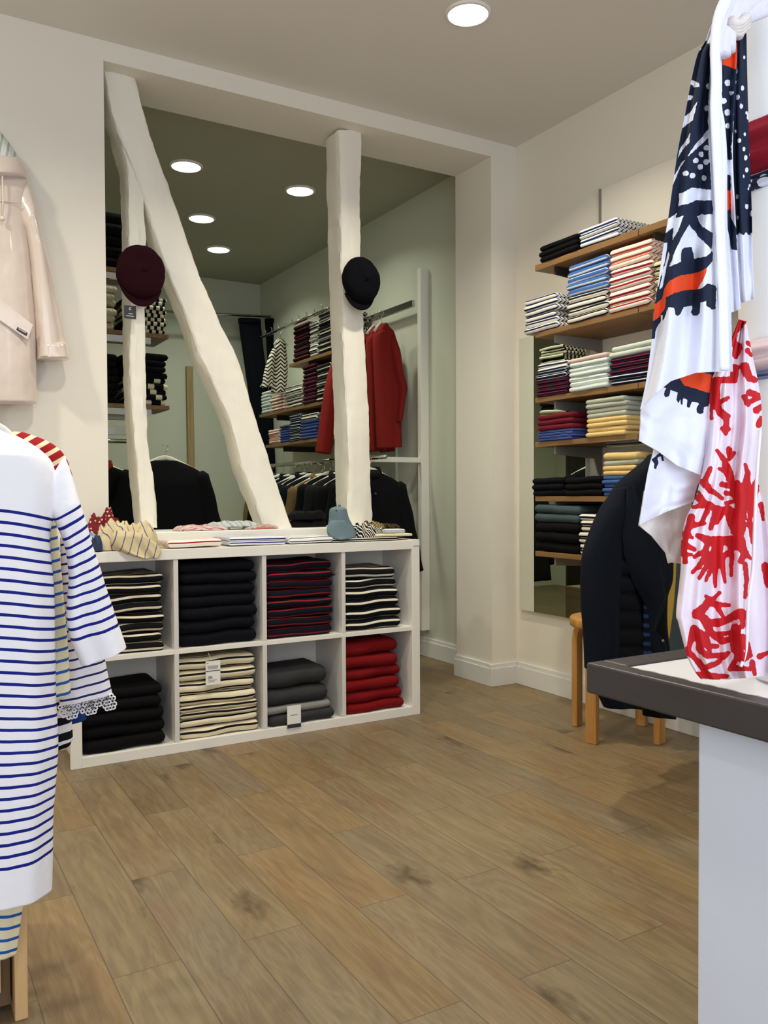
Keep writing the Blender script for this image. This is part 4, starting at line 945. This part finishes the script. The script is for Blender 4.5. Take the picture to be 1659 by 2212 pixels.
hd = pair_loft([(-20, 268, -90, 268), (8, 296, -118, 296), (28, 322, -138, 322), (45, 350, -155, 350)], 3.34, .06, lambda x, y, q: x/600+y/2500, n=24, N=48, fold=.1, foldn=14).build('hood_lining', M_hood, rc, label='pale blue striped lining')
pair_loft([(44, 344, -154, 344), (52, 358, -162, 358), (60, 378, -170, 378), (57, 386, -167, 386)], 3.33, .075, n=14, N=48, fold=.05).build('hood_brim', M_rain, rc)
MB().tube([hit(5, 380, 1, 3.268), hit(7, 430, 1, 3.266), hit(5, 470, 1, 3.27)], .003, 6).tube([hit(5, 468, 1, 3.268), hit(6, 476, 1, 3.268)], .007, 8).build('drawstring', M_hanger, rc)

# ---------------------------------------------------------------- post with sarongs on the counter
PY_ = .66
pA = hit(1604, -60, 1, PY_); pB = hit(1662, 1300, 1, PY_); dAB = (pB-pA)/(pA.z-pB.z)
def axis(z): return Vector((pA.x+dAB.x*(pA.z-z)+.052, PY_, z))
zt = pA.z+.12
tag(MB().loft([[axis(z)+Vector((.052*math.cos(a_), .052*math.sin(a_), 0)) for a_ in [2*math.pi*k/40 for k in range(40)]] for z in np.linspace(.742, zt, 24)]).build('display_post', plain('white_post_paint', 'EDEEF2', .45)), 'smooth white display post standing on the counter, scarves tied to it', 'post')
def wrap(name, label, z0, z1, r, mat, tilt=.0, seed=0, bulge=.014, cat='scarf', th0=0):
    """a scarf wound round the post: a bulging creased band tilted with the knot"""
    R = []; N = 64; n = 22
    for i in range(n+1):
        v = i/n; ring = []
        for k in range(N):
            a_ = 2*math.pi*k/N
            rr = r+bulge*math.sin(math.pi*v)**.6+.006*math.sin(v*14+2*math.sin(a_+seed))*math.sin(math.pi*v)+.004*nz(math.cos(a_)*2, math.sin(a_)*2, v*4+seed)
            z = z0+(z1-z0)*v+tilt*math.cos(a_+th0)
            c_ = axis(z); ring.append((c_.x+rr*math.cos(a_), c_.y+rr*math.sin(a_), z))
        R.append(ring)
    R.append([(p[0]-.0, p[1], p[2]) for p in R[-1]])
    return tag(MB().loft(R, [.02*i for i in range(len(R))], caps=False).build(name, mat), label, cat)
zr = lambda py: hit(1640, py, 1, PY_-.05).z
wrap('tied_scarf', 'dark red scarf wound round the white post near the top right', zr(285), zr(165), .0545, cloth('scarf_crimson', '8A1C2C', (60, .3, .003)), tilt=.022, seed=1, th0=0)
wrap('tied_scarf', 'navy and white patterned scarf knotted just below the dark red one', zr(318), zr(286), .054, dots_mat('navy_white_print', '1B2238', 'D8DCEC', 55, .42), tilt=.024, seed=4, bulge=.010)
wrap('tied_scarf', 'pale pink scarf wound round the post above the coral patterned one', zr(745), zr(668), .0545, cloth('scarf_pale_pink', 'E6CFD0', (50, .4, .004)), tilt=.020, seed=7, bulge=.018)
wrap('tied_scarf', 'blue checked scarf edge under the pale pink wound scarf', zr(762), zr(742), .053, stripe('blue_check_scarf', '22306C', 'C8D0E8', .012, .35, rnd=False), tilt=.020, seed=9, bulge=.008)

# signed distance helpers for the printed patterns
def sd_poly(P, X, Y):
    P = np.array(P, float); d = np.full(X.shape, 1e9); ins = np.zeros(X.shape, bool)
    for i in range(len(P)):
        x0, y0 = P[i]; x1, y1 = P[(i+1) % len(P)]; ex, ey = x1-x0, y1-y0
        t = np.clip(((X-x0)*ex+(Y-y0)*ey)/(ex*ex+ey*ey+1e-9), 0, 1)
        d = np.minimum(d, np.hypot(X-x0-t*ex, Y-y0-t*ey))
        c = ((y0 > Y) != (y1 > Y)) & (X < (x1-x0)*(Y-y0)/((y1-y0) if y1 != y0 else 1e-9)+x0)
        ins ^= c
    return np.where(ins, -d, d)
def sd_circ(c, r, X, Y): return np.hypot(X-c[0], Y-c[1])-r
def sd_stroke(P, r, X, Y):
    d = np.full(X.shape, 1e9); n = len(P)
    for i in range(n-1):
        (x0, y0), (x1, y1) = P[i][:2], P[i+1][:2]
        r0 = P[i][2] if len(P[i]) > 2 else r; r1 = P[i+1][2] if len(P[i+1]) > 2 else r
        if len(P[i]) == 2 and n > 1: r0 = r*(1.15-.45*i/(n-1))
        if len(P[i+1]) == 2: r1 = r*(1.15-.45*(i+1)/(n-1))
        ex, ey = x1-x0, y1-y0
        t = np.clip(((X-x0)*ex+(Y-y0)*ey)/(ex*ex+ey*ey+1e-9), 0, 1)
        d = np.minimum(d, np.hypot(X-x0-t*ex, Y-y0-t*ey)-(r0+(r1-r0)*t))
    return d
def print_mat(name, base, cols):
    t = NT(name); c = lin(base)
    tc = t.n('ShaderNodeTexCoord').outputs['Object']
    n1 = t.n('ShaderNodeTexNoise', {'Vector': tc, 'Scale': 160.0, 'Detail': 2}).outputs[0]
    j = t.math('MULTIPLY', t.math('SUBTRACT', n1, .5), 4.5)
    for at, hx in cols:
        a_ = t.n('ShaderNodeAttribute', attribute_name=at).outputs['Fac']
        c = t.mix(t.math('LESS_THAN', t.math('ADD', a_, j), 0.0), c, lin(hx))
    t.set('Base Color', c); t.set('Roughness', .85); t.set('Specular IOR Level', .15)
    w1 = t.n('ShaderNodeTexNoise', {'Vector': tc, 'Scale': 28.0, 'Detail': 5, 'Distortion': 1.0}).outputs[0]
    w2 = t.n('ShaderNodeTexNoise', {'Vector': tc, 'Scale': 900.0, 'Detail': 1}).outputs[0]
    t.set('Normal', t.n('ShaderNodeBump', {'Height': t.math('ADD', w1, t.math('MULTIPLY', w2, .15)), 'Strength': .45, 'Distance': .004}).outputs[0])
    return t.m
def px_cloth(name, mat, Ledge, Redge, Y0, wave, pats, hem=None, top=None, nu=90, nv=220, par=None, thick=.0009):
    L = interp(Ledge, nv); R = interp(Redge, nv)
    PX = np.zeros((nv+1, nu+1)); PYY = np.zeros((nv+1, nu+1)); F, B = [], []
    for i in range(nv+1):
        v = i/nv; f_, b_ = [], []
        for k in range(nu+1):
            u = k/nu; x = L[i][0]*(1-u)+R[i][0]*u; y = L[i][1]*(1-u)+R[i][1]*u
            if hem is not None: y += np.interp(u, hem[0], hem[1])*v**2
            PX[i, k] = x; PYY[i, k] = y
            p = hit(x, y, 1, Y0+wave(u, v)); f_.append(p); b_.append(p+Vector((0, thick, 0)))
        F.append(f_); B.append(b_)
    mb = MB().sheet(F, B, None); o = mb.build(name, mat, par)
    for at, fn in pats:
        d = fn(PX, PYY).ravel(); a_ = o.data.attributes.new(at, 'FLOAT', 'POINT'); a_.data.foreach_set('value', np.concatenate([d, d]).astype(np.float32))
    return o
k1 = lambda P: [(1359+x/4.4233, y/4.4233) for x, y in P]
k2 = lambda P: [(1359+x/4.4233, 450+y/4.4233) for x, y in P]
k3 = lambda P: [(1359+x/3.687, 900+y/3.687) for x, y in P]
NAVY_A = k1([(735, 385), (650, 520), (560, 760), (440, 1400), (380, 1760), (330, 2050), (310, 2230)])+k2([(300, 240), (240, 520), (200, 800), (180, 1060), (190, 1250), (245, 1245), (262, 1140), (300, 1090), (330, 1080), (365, 990), (375, 945), (430, 955), (440, 1010), (460, 1032), (490, 1010), (520, 945), (600, 930), (605, 960), (583, 990), (610, 1020), (660, 1026), (685, 1000), (690, 900), (738, 880), (738, 930), (790, 967), (827, 960), (832, 800), (842, 770), (820, 735), (745, 718), (700, 760), (660, 775), (700, 690), (750, 560), (800, 500), (805, 430), (785, 400), (800, 300), (800, 0)])+k1([(785, 1800), (770, 1500), (760, 1100), (775, 700), (785, 450)])
WH_A = [k1(p) for p in ([(590, 765), (600, 765), (665, 785), (675, 830), (625, 830), (585, 800)], [(555, 905), (620, 915), (600, 950), (550, 960)], [(655, 965), (640, 1020), (625, 1080), (610, 1150), (510, 1225), (535, 1110), (590, 1070), (630, 1000)],
        [(585, 1270), (575, 1360), (500, 1450), (465, 1510), (485, 1420), (550, 1340)], [(760, 1235), (700, 1310), (640, 1370), (590, 1440), (520, 1560), (460, 1660), (425, 1760), (420, 1700), (500, 1560), (600, 1460), (680, 1390), (770, 1310)],
        [(485, 1850), (600, 1795), (700, 1800), (800, 1820), (800, 1915), (650, 1910), (560, 1950), (480, 1965)])]
WH_A += [k2(p) for p in ([(350, 115), (460, 45), (440, 170), (340, 245)], [(455, 90), (525, 65), (500, 130), (440, 270), (415, 330), (430, 200)], [(650, 80), (700, 55), (810, 60), (810, 240), (700, 170)],
        [(575, 155), (600, 190), (690, 290), (775, 380), (785, 420), (740, 460), (620, 480), (600, 370), (530, 375), (500, 400), (495, 510), (395, 555), (420, 450), (480, 320), (540, 210)],
        [(330, 330), (365, 330), (350, 480), (310, 620), (285, 730), (262, 790), (290, 600)], [(382, 400), (392, 440), (350, 620), (315, 760), (285, 780), (335, 560)], [(310, 1020), (325, 1020), (322, 1120), (310, 1150)])]
DOT_A = k1([(745, 1410), (690, 1475), (638, 1535), (742, 1545), (682, 1595), (545, 1655), (605, 1678), (722, 1700), (765, 820), (750, 1030)])
OR_A = k2([(752, 560), (690, 600), (600, 625), (490, 640), (390, 690), (345, 760), (325, 860), (230, 930), (200, 1100), (300, 1030), (345, 960), (360, 850), (430, 810), (540, 780), (655, 775), (700, 700)])
BAND = k1([(790, 240), (780, 600), (760, 900), (765, 1400), (795, 1900), (800, 2230)])+k2([(790, 300), (800, 700)])
def fA(X, Y):
    d = sd_poly(NAVY_A, X, Y)
    for p in WH_A: d = np.maximum(d, -sd_poly(p, X, Y))
    for c_ in DOT_A: d = np.maximum(d, -sd_circ(c_, 6, X, Y))
    return d
M_sar = print_mat('sarong_navy_orange', 'E9E9F4', [('navy', '222A3E'), ('orange', 'E8502A')])
sg = thing('sarong', 'long white sarong with navy and orange print hanging from the post', 'sarong', hit(1500, 1220, 1, .70))
wv = lambda a_, f_, s_=0: (lambda u, v: a_*(math.sin(f_*u*2*math.pi+s_+v*1.2)*(.35+.65*v))+.004*nz(u*4, v*6, s_))
px_cloth('front_drop', M_sar, [(1569, 0), (1538, 54), (1525, 88), (1508, 118), (1495, 172), (1480, 253), (1467, 317), (1455, 398), (1446, 463), (1439, 504), (1429, 568), (1420, 631), (1412, 694), (1408, 744), (1397, 823), (1384, 884)],
         [(1580, 0), (1571, 45), (1566, 72), (1560, 108), (1560, 181), (1559, 226), (1566, 267), (1571, 339), (1571, 400), (1571, 450), (1572, 497), (1575, 560), (1578, 617), (1580, 680), (1581, 740), (1583, 803)],
         .60, wv(.010, 2.2, .5), [('navy', fA), ('orange', lambda X, Y: sd_poly(OR_A, X, Y))], hem=([0, .15, .33, .6, .8, 1], [0, -20, -34, -30, -16, 0]), nu=110, nv=420, par=sg)
# thick folded-over white edge down the front
ef = [(1572, -6), (1556, 28), (1548, 62), (1545, 110), (1546, 180), (1544, 240), (1548, 330), (1553, 430), (1556, 520), (1560, 620), (1563, 720), (1565, 800)]
MB().tube([hit(x, y, 1, .588) for x, y in [tuple(p) for p in interp(ef, 60)]], .0072, 14, flat=(.45, 1)).build('folded_edge', plain('sarong_white_edge', 'F0F0F8', .85, bump=(60, .3, .003)), sg, label='plain white folded-over edge')
NAVY_B = k2([(360, 1620), (470, 1600), (780, 1520), (830, 1520), (775, 1890), (715, 1900), (712, 1950), (680, 1968), (645, 1950), (645, 1900), (665, 1865), (600, 1845), (575, 1905), (550, 1900), (555, 1830), (515, 1810), (510, 1880), (492, 1870), (490, 1830), (470, 1857), (450, 1830), (465, 1760), (400, 1735), (382, 1790), (350, 1807), (330, 1780), (355, 1720), (285, 1690), (240, 1752), (218, 1750), (240, 1690)])
OR_B = k2([(465, 1600), (655, 1560), (700, 1570), (790, 1590), (768, 1765), (600, 1710), (530, 1695), (515, 1670)])
px_cloth('middle_layer', M_sar, [(1410, 780), (1400, 830), (1386, 880), (1384, 915), (1381, 952)], [(1545, 780), (1540, 830), (1532, 890), (1526, 960), (1519, 1029)], .625, wv(.007, 1.5, 2),
         [('navy', lambda X, Y: sd_poly(NAVY_B, X, Y)), ('orange', lambda X, Y: sd_poly(OR_B, X, Y))], hem=([0, .3, .6, 1], [0, 0, 8, 0]), nu=90, nv=120, par=sg)
NAVY_C = k3([(180, 340), (265, 270), (278, 350), (262, 357), (250, 312), (226, 330), (236, 370), (215, 417), (196, 415), (200, 380)])
none = lambda X, Y: np.full(X.shape, 50.)
px_cloth('lower_layer', M_sar, [(1420, 940), (1412, 975), (1400, 1022), (1389, 1090), (1382, 1134)], [(1525, 1000), (1519, 1030), (1508, 1046), (1501, 1068), (1500, 1084)], .64, wv(.006, 1.4, 4),
         [('navy', lambda X, Y: sd_poly(NAVY_C, X, Y)), ('orange', none)], hem=([0, .5, 1], [0, -4, 0]), nu=60, nv=80, par=sg)
px_cloth('underside_layer', print_mat('sarong_shaded_fold', 'E0DCD4', []), [(1392, 1060), (1386, 1100), (1380, 1135)], [(1500, 1030), (1490, 1120), (1474, 1218)], .655, wv(.004, 1.6, 1), [], hem=([0, .3, .62, .68, .75, 1], [0, -2, 8, 26, 18, 0]), nu=60, nv=60, par=sg)  # creamier than the other layers: shade of the fold put into the colour
OR_E = [(1556, 90), (1592, 92), (1591, 150), (1556, 138)]; OR_E2 = [(1567, 411), (1580, 411), (1579, 450), (1567, 458)]
NAV_E = [(1560, 50), (1590, 52), (1594, 92), (1592, 160), (1588, 220), (1580, 318), (1582, 345), (1560, 345)]
NAV_E2 = [(1566, 378), (1580, 378), (1580, 470), (1590, 490), (1592, 540), (1580, 538), (1560, 430)]
def fE(X, Y):
    d = np.minimum(sd_poly(NAV_E, X, Y), sd_poly(NAV_E2, X, Y))
    for c_, r in (((1572, 179), 7), ((1580, 200), 5), ((1564, 218), 6), ((1571, 243), 7), ((1572, 272), 6)): d = np.maximum(d, -sd_circ(c_, r, X, Y))
    return d
px_cloth('rear_strip', M_sar, [(1560, 40), (1556, 110), (1556, 200), (1556, 320), (1562, 450), (1568, 560), (1578, 676)], [(1584, 40), (1593, 110), (1588, 200), (1583, 320), (1588, 450), (1594, 560), (1600, 668)], .615, wv(.005, 1.2, 3),
         [('navy', fE), ('orange', lambda X, Y: np.minimum(sd_poly(OR_E, X, Y), sd_poly(OR_E2, X, Y)))], nu=40, nv=240, par=sg)
rd = random.Random(3); DOTS = [(rd.uniform(1580, 1626), y_+rd.uniform(-5, 5), rd.uniform(3, 6)) for y_ in range(110, 500, 13)]
def fF(X, Y):
    d = Y-505+3*np.sin(X*.5)
    for x_, y_, r in DOTS: d = np.maximum(d, -np.sqrt(((X-x_)*1.5)**2+(Y-y_)**2)+r)
    return d
px_cloth('rear_panel', M_sar, [(1580, 40), (1582, 150), (1580, 300), (1584, 450), (1590, 560), (1598, 656)], [(1612, 40), (1614, 150), (1618, 300), (1624, 450), (1626, 560), (1630, 645)], .635, wv(.005, 1.6, 5),
         [('navy', fF), ('orange', none)], nu=44, nv=240, par=sg)
kn = MB()
for pts, r in (([(1547, 120), (1549, 90), (1558, 50), (1572, 12), (1594, -30)], .008), ([(1562, 120), (1564, 84), (1578, 40), (1592, 4), (1612, -30)], .009), ([(1572, 110), (1576, 60), (1592, 24), (1620, -2), (1650, -30)], .009), ([(1590, 74), (1602, 44), (1630, 22), (1672, -6)], .009), ([(1600, 60), (1612, 38), (1638, 26), (1680, 10)], .008), ([(1596, 30), (1622, 4), (1650, -25)], .010)):
    kn.tube([hit(x, y, 1, .597) for x, y in [tuple(p) for p in interp(pts, 18)]], r, 14, flat=(.8, 1))
kn.build('knot', plain('sarong_knot', 'E2DEEA', .85, bump=(30, .8, .01)), sg)
kl = MB()
for q_ in range(4):
    kl.tube([hit(x, y+q_*7-8, 1, .588+.002*q_) for x, y in [tuple(p) for p in interp([(1578, 50), (1586, 57), (1597, 58), (1607, 50), (1614, 44)], 14)]], .0046, 12)
kl.build('knot_loop', plain('sarong_knot_cream', 'E6DCD4', .85, bump=(30, .8, .01)), sg)

# coral scarf
ST3 = [([(925, 380, 10), (945, 450, 20), (930, 560, 36), (900, 680, 48)], 40), ([(900, 680), (890, 800), (840, 900)], 42), ([(870, 520, 12), (900, 600, 24)], 20), ([(1010, 510, 12), (980, 600, 20), (930, 650, 30)], 20), ([(860, 770), (700, 740), (600, 690), (540, 640)], 26), ([(600, 690), (560, 600)], 16), ([(640, 700), (520, 720)], 20), ([(700, 740), (650, 890)], 25), ([(620, 760), (580, 840)], 18), ([(740, 760), (700, 840)], 22),
       ([(600, 520), (660, 590), (740, 650)], 20), ([(650, 410, 14), (610, 500, 18)], 16), ([(570, 510, 12), (640, 590, 20)], 18), ([(700, 270, 12), (760, 350, 22), (790, 440, 32)], 22), ([(795, 262), (800, 330), (835, 290)], 20), ([(790, 440), (720, 415)], 20), ([(790, 440, 30), (830, 560, 30), (850, 640, 26)], 26), ([(740, 540), (850, 560)], 18), ([(770, 610), (860, 620)], 16), ([(780, 690), (870, 665)], 15), ([(790, 740), (800, 830), (840, 920)], 26),
       ([(1010, 560), (980, 700), (960, 820), (985, 1000)], 24), ([(900, 860), (880, 950), (920, 1080), (890, 1150)], 30), ([(900, 1000), (820, 1040)], 18), ([(920, 1080), (965, 1130)], 16), ([(925, 1180), (935, 1290), (925, 1440)], 18), ([(500, 800), (470, 900), (440, 1010), (450, 1160)], 22), ([(490, 870), (600, 850)], 20), ([(450, 930), (500, 965)], 18), ([(430, 1020), (520, 1055)], 22), ([(420, 1090), (490, 1100)], 18),
       ([(545, 945, 18), (640, 990, 34), (820, 985, 34)], 30), ([(640, 985), (600, 1070), (520, 1120)], 20), ([(620, 1090), (560, 1190), (505, 1240)], 19), ([(700, 1000), (650, 1130), (560, 1285)], 20), ([(690, 1120), (610, 1305)], 16), ([(720, 1040, 30), (690, 1200, 26), (685, 1350, 12)], 24), ([(740, 1160), (762, 1315)], 18), ([(800, 1000), (820, 1100), (815, 1260)], 22), ([(780, 1090), (730, 1150)], 18), ([(820, 1000), (890, 1060)], 24),
       ([(540, 1570), (600, 1520), (640, 1460)], 34), ([(640, 1470), (612, 1430)], 16), ([(640, 1480), (722, 1402)], 17), ([(650, 1490), (800, 1503)], 19), ([(700, 1510), (742, 1585)], 19), ([(560, 1580), (640, 1645), (760, 1625), (880, 1550)], 28), ([(600, 1620), (650, 1720), (740, 1790), (810, 1770)], 28), ([(700, 1660), (860, 1605)], 14), ([(720, 1735), (800, 1720)], 18),
       ([(520, 1690), (470, 1860)], 26), ([(520, 1700), (600, 1740), (640, 1830), (700, 1830)], 24), ([(560, 1760), (560, 1850), (620, 1905), (770, 1900)], 24), ([(600, 1810), (645, 1870)], 13), ([(640, 1985), (700, 1965), (790, 1880)], 20), ([(560, 1960), (620, 2050), (700, 2085)], 24), ([(545, 2060), (780, 2070)], 22), ([(480, 1880), (560, 1965)], 22), ([(850, 1690), (840, 1850), (900, 1900)], 34), ([(900, 1560), (905, 1670)], 24), ([(935, 1810), (960, 1900), (900, 1950)], 22), ([(820, 2000), (960, 2010)], 22), ([(905, 1760), (860, 1930), (800, 2010)], 24), ([(980, 1960), (1000, 2050)], 20), ([(1085, 1190), (1100, 1340)], 26), ([(1040, 1910), (1105, 1880)], 20), ([(1060, 300), (1030, 420)], 20), ([(1050, 700), (1070, 820)], 18)]
ST2 = [([(1080, 1080), (1010, 1180), (1000, 1300)], 32), ([(1040, 1330), (1020, 1410)], 40), ([(1010, 1530), (1000, 1640), (870, 1640)], 36), ([(1105, 1515), (1150, 1620), (1200, 1640)], 38), ([(1135, 1285), (1185, 1325)], 18), ([(1130, 1360), (1165, 1405)], 20), ([(1150, 1760), (1260, 1800), (1130, 1860)], 26), ([(1105, 1800), (1140, 1880)], 20), ([(1215, 1930), (1265, 1890)], 28), ([(1235, 2070), (1262, 2000)], 24), ([(830, 1650), (830, 1850), (870, 1960)], 36), ([(860, 1860), (945, 1810)], 22), ([(850, 1900), (930, 2020), (925, 2150)], 28), ([(870, 1950), (950, 1985)], 26), ([(790, 1700), (790, 2010)], 20), ([(905, 2110), (955, 2110)], 22)]
def fC(X, Y):
    d = np.zeros(X.shape)
    for kk, sc_, ST in ((k3, 3.687, ST3), (k2, 4.4233, ST2)):
        for P, r in ST:
            Q = kk([p[:2] for p in P]); Q = [q+((p[2]/sc_,) if len(p) > 2 else ()) for q, p in zip(Q, P)]
            d = d+np.exp(-.6*np.clip(sd_stroke(Q, r/sc_, X, Y)-.7, -30, 60))
    return -np.log(d+1e-12)/.6
M_cor = print_mat('coral_print', 'EFE0EA', [('coral', 'CC262C')])
cs = thing('coral_scarf', 'white scarf with red coral print hanging down onto the counter', 'scarf', hit(1570, 1465, 1, .66))
def wc(u, v): return .009*math.sin(2.1*2*math.pi*u+1+v*2)*(.4+v)+.006*math.sin(5*2*math.pi*u+v*5)*(.3+.7*v)+.004*nz(u*5, v*9, 3)
px_cloth('drop', M_cor, [(1597, 690), (1583, 726), (1562, 780), (1540, 816), (1533, 868), (1528, 927), (1522, 995), (1511, 1049), (1500, 1084), (1481, 1125), (1473, 1171), (1471, 1234), (1462, 1323), (1467, 1347), (1481, 1402), (1489, 1426), (1503, 1452), (1516, 1468)],
         [(1612, 694), (1618, 726), (1626, 770), (1636, 816), (1644, 868), (1646, 927), (1640, 995), (1640, 1049), (1650, 1084), (1656, 1125), (1662, 1171), (1668, 1234), (1676, 1300), (1680, 1347), (1682, 1402), (1682, 1426), (1682, 1446), (1682, 1462)],
         .612, wc, [('coral', fC)], hem=([0, .3, .6, 1], [0, 2, 0, -4]), nu=130, nv=420, par=cs)
MB().tube([hit(x, y, 1, .597) for x, y in [tuple(p) for p in interp([(1642, 930), (1634, 1040), (1630, 1130), (1626, 1230), (1616, 1310), (1612, 1400), (1600, 1440)], 40)]], .0018, 8).build('rolled_hem', plain('scarf_hem', 'F4EEF4', .85), cs)
q = hit(1600, 1462, 2, .742)
tail = crumple('scarf_tail', '', '', .985, .58, .742, .085, .045, .05, dots_mat('coral_tail', 'EFE0EA', 'CC262C', 45, .5), 61, ridge=6, rot=-.3)
for k_ in ('label', 'category'): del tail[k_]
tail.parent = cs; tail.matrix_parent_inverse = Matrix.Translation(-Vector(cs.location))

# ---------------------------------------------------------------- painted wear strip on the counter and small parts one level deeper
rw = random.Random(9); ring_ = []
for k in range(60):
    y0 = .815-.6*k/59; x1 = CX+.032+rw.uniform(0, .004)*(1 if k % 7 else 2); x0_ = CX+.031-rw.uniform(0, .006)*(1 if k < 22 else .2)
    ring_.append([(x0_, y0, CZ-.002), (x1, y0, CZ-.002), (x1, y0, CZ+.0016), (x0_, y0, CZ+.0016)])
MB().loft(ring_).build('worn_paint', M_ctop, t_counter, False)
DEEP = {'print': 'card', 'band': 'card', 'string': 'card', 'eyelet': 'crown', 'brand_patch': 'pocket_flap', 'patch_print': 'pocket_flap', 'cuff': 'sleeve', 'lace_cuff': 'sleeve',
        'waistband': 'leg_cloth', 'letter': 'leg_cloth', 'hood_brim': 'hood_lining', 'diffuser': 'rim', 'tape': 'carton', 'knot_loop': 'knot', 'rolled_hem': 'drop', 'collar': 'body', 'fringe': 'scarf_end'}
base_of = lambda n: n.split('.')[0]
for root in [o for o in sc.objects if o.parent is None]:
    kids = list(root.children)
    for c_ in kids:
        want = DEEP.get(base_of(c_.name)) or ({'button': 'crown' if any(base_of(k.name) == 'crown' for k in kids) else 'placket'}.get(base_of(c_.name)))
        if want:
            for k in kids:
                if base_of(k.name) == want and k is not c_: c_.parent = k; break
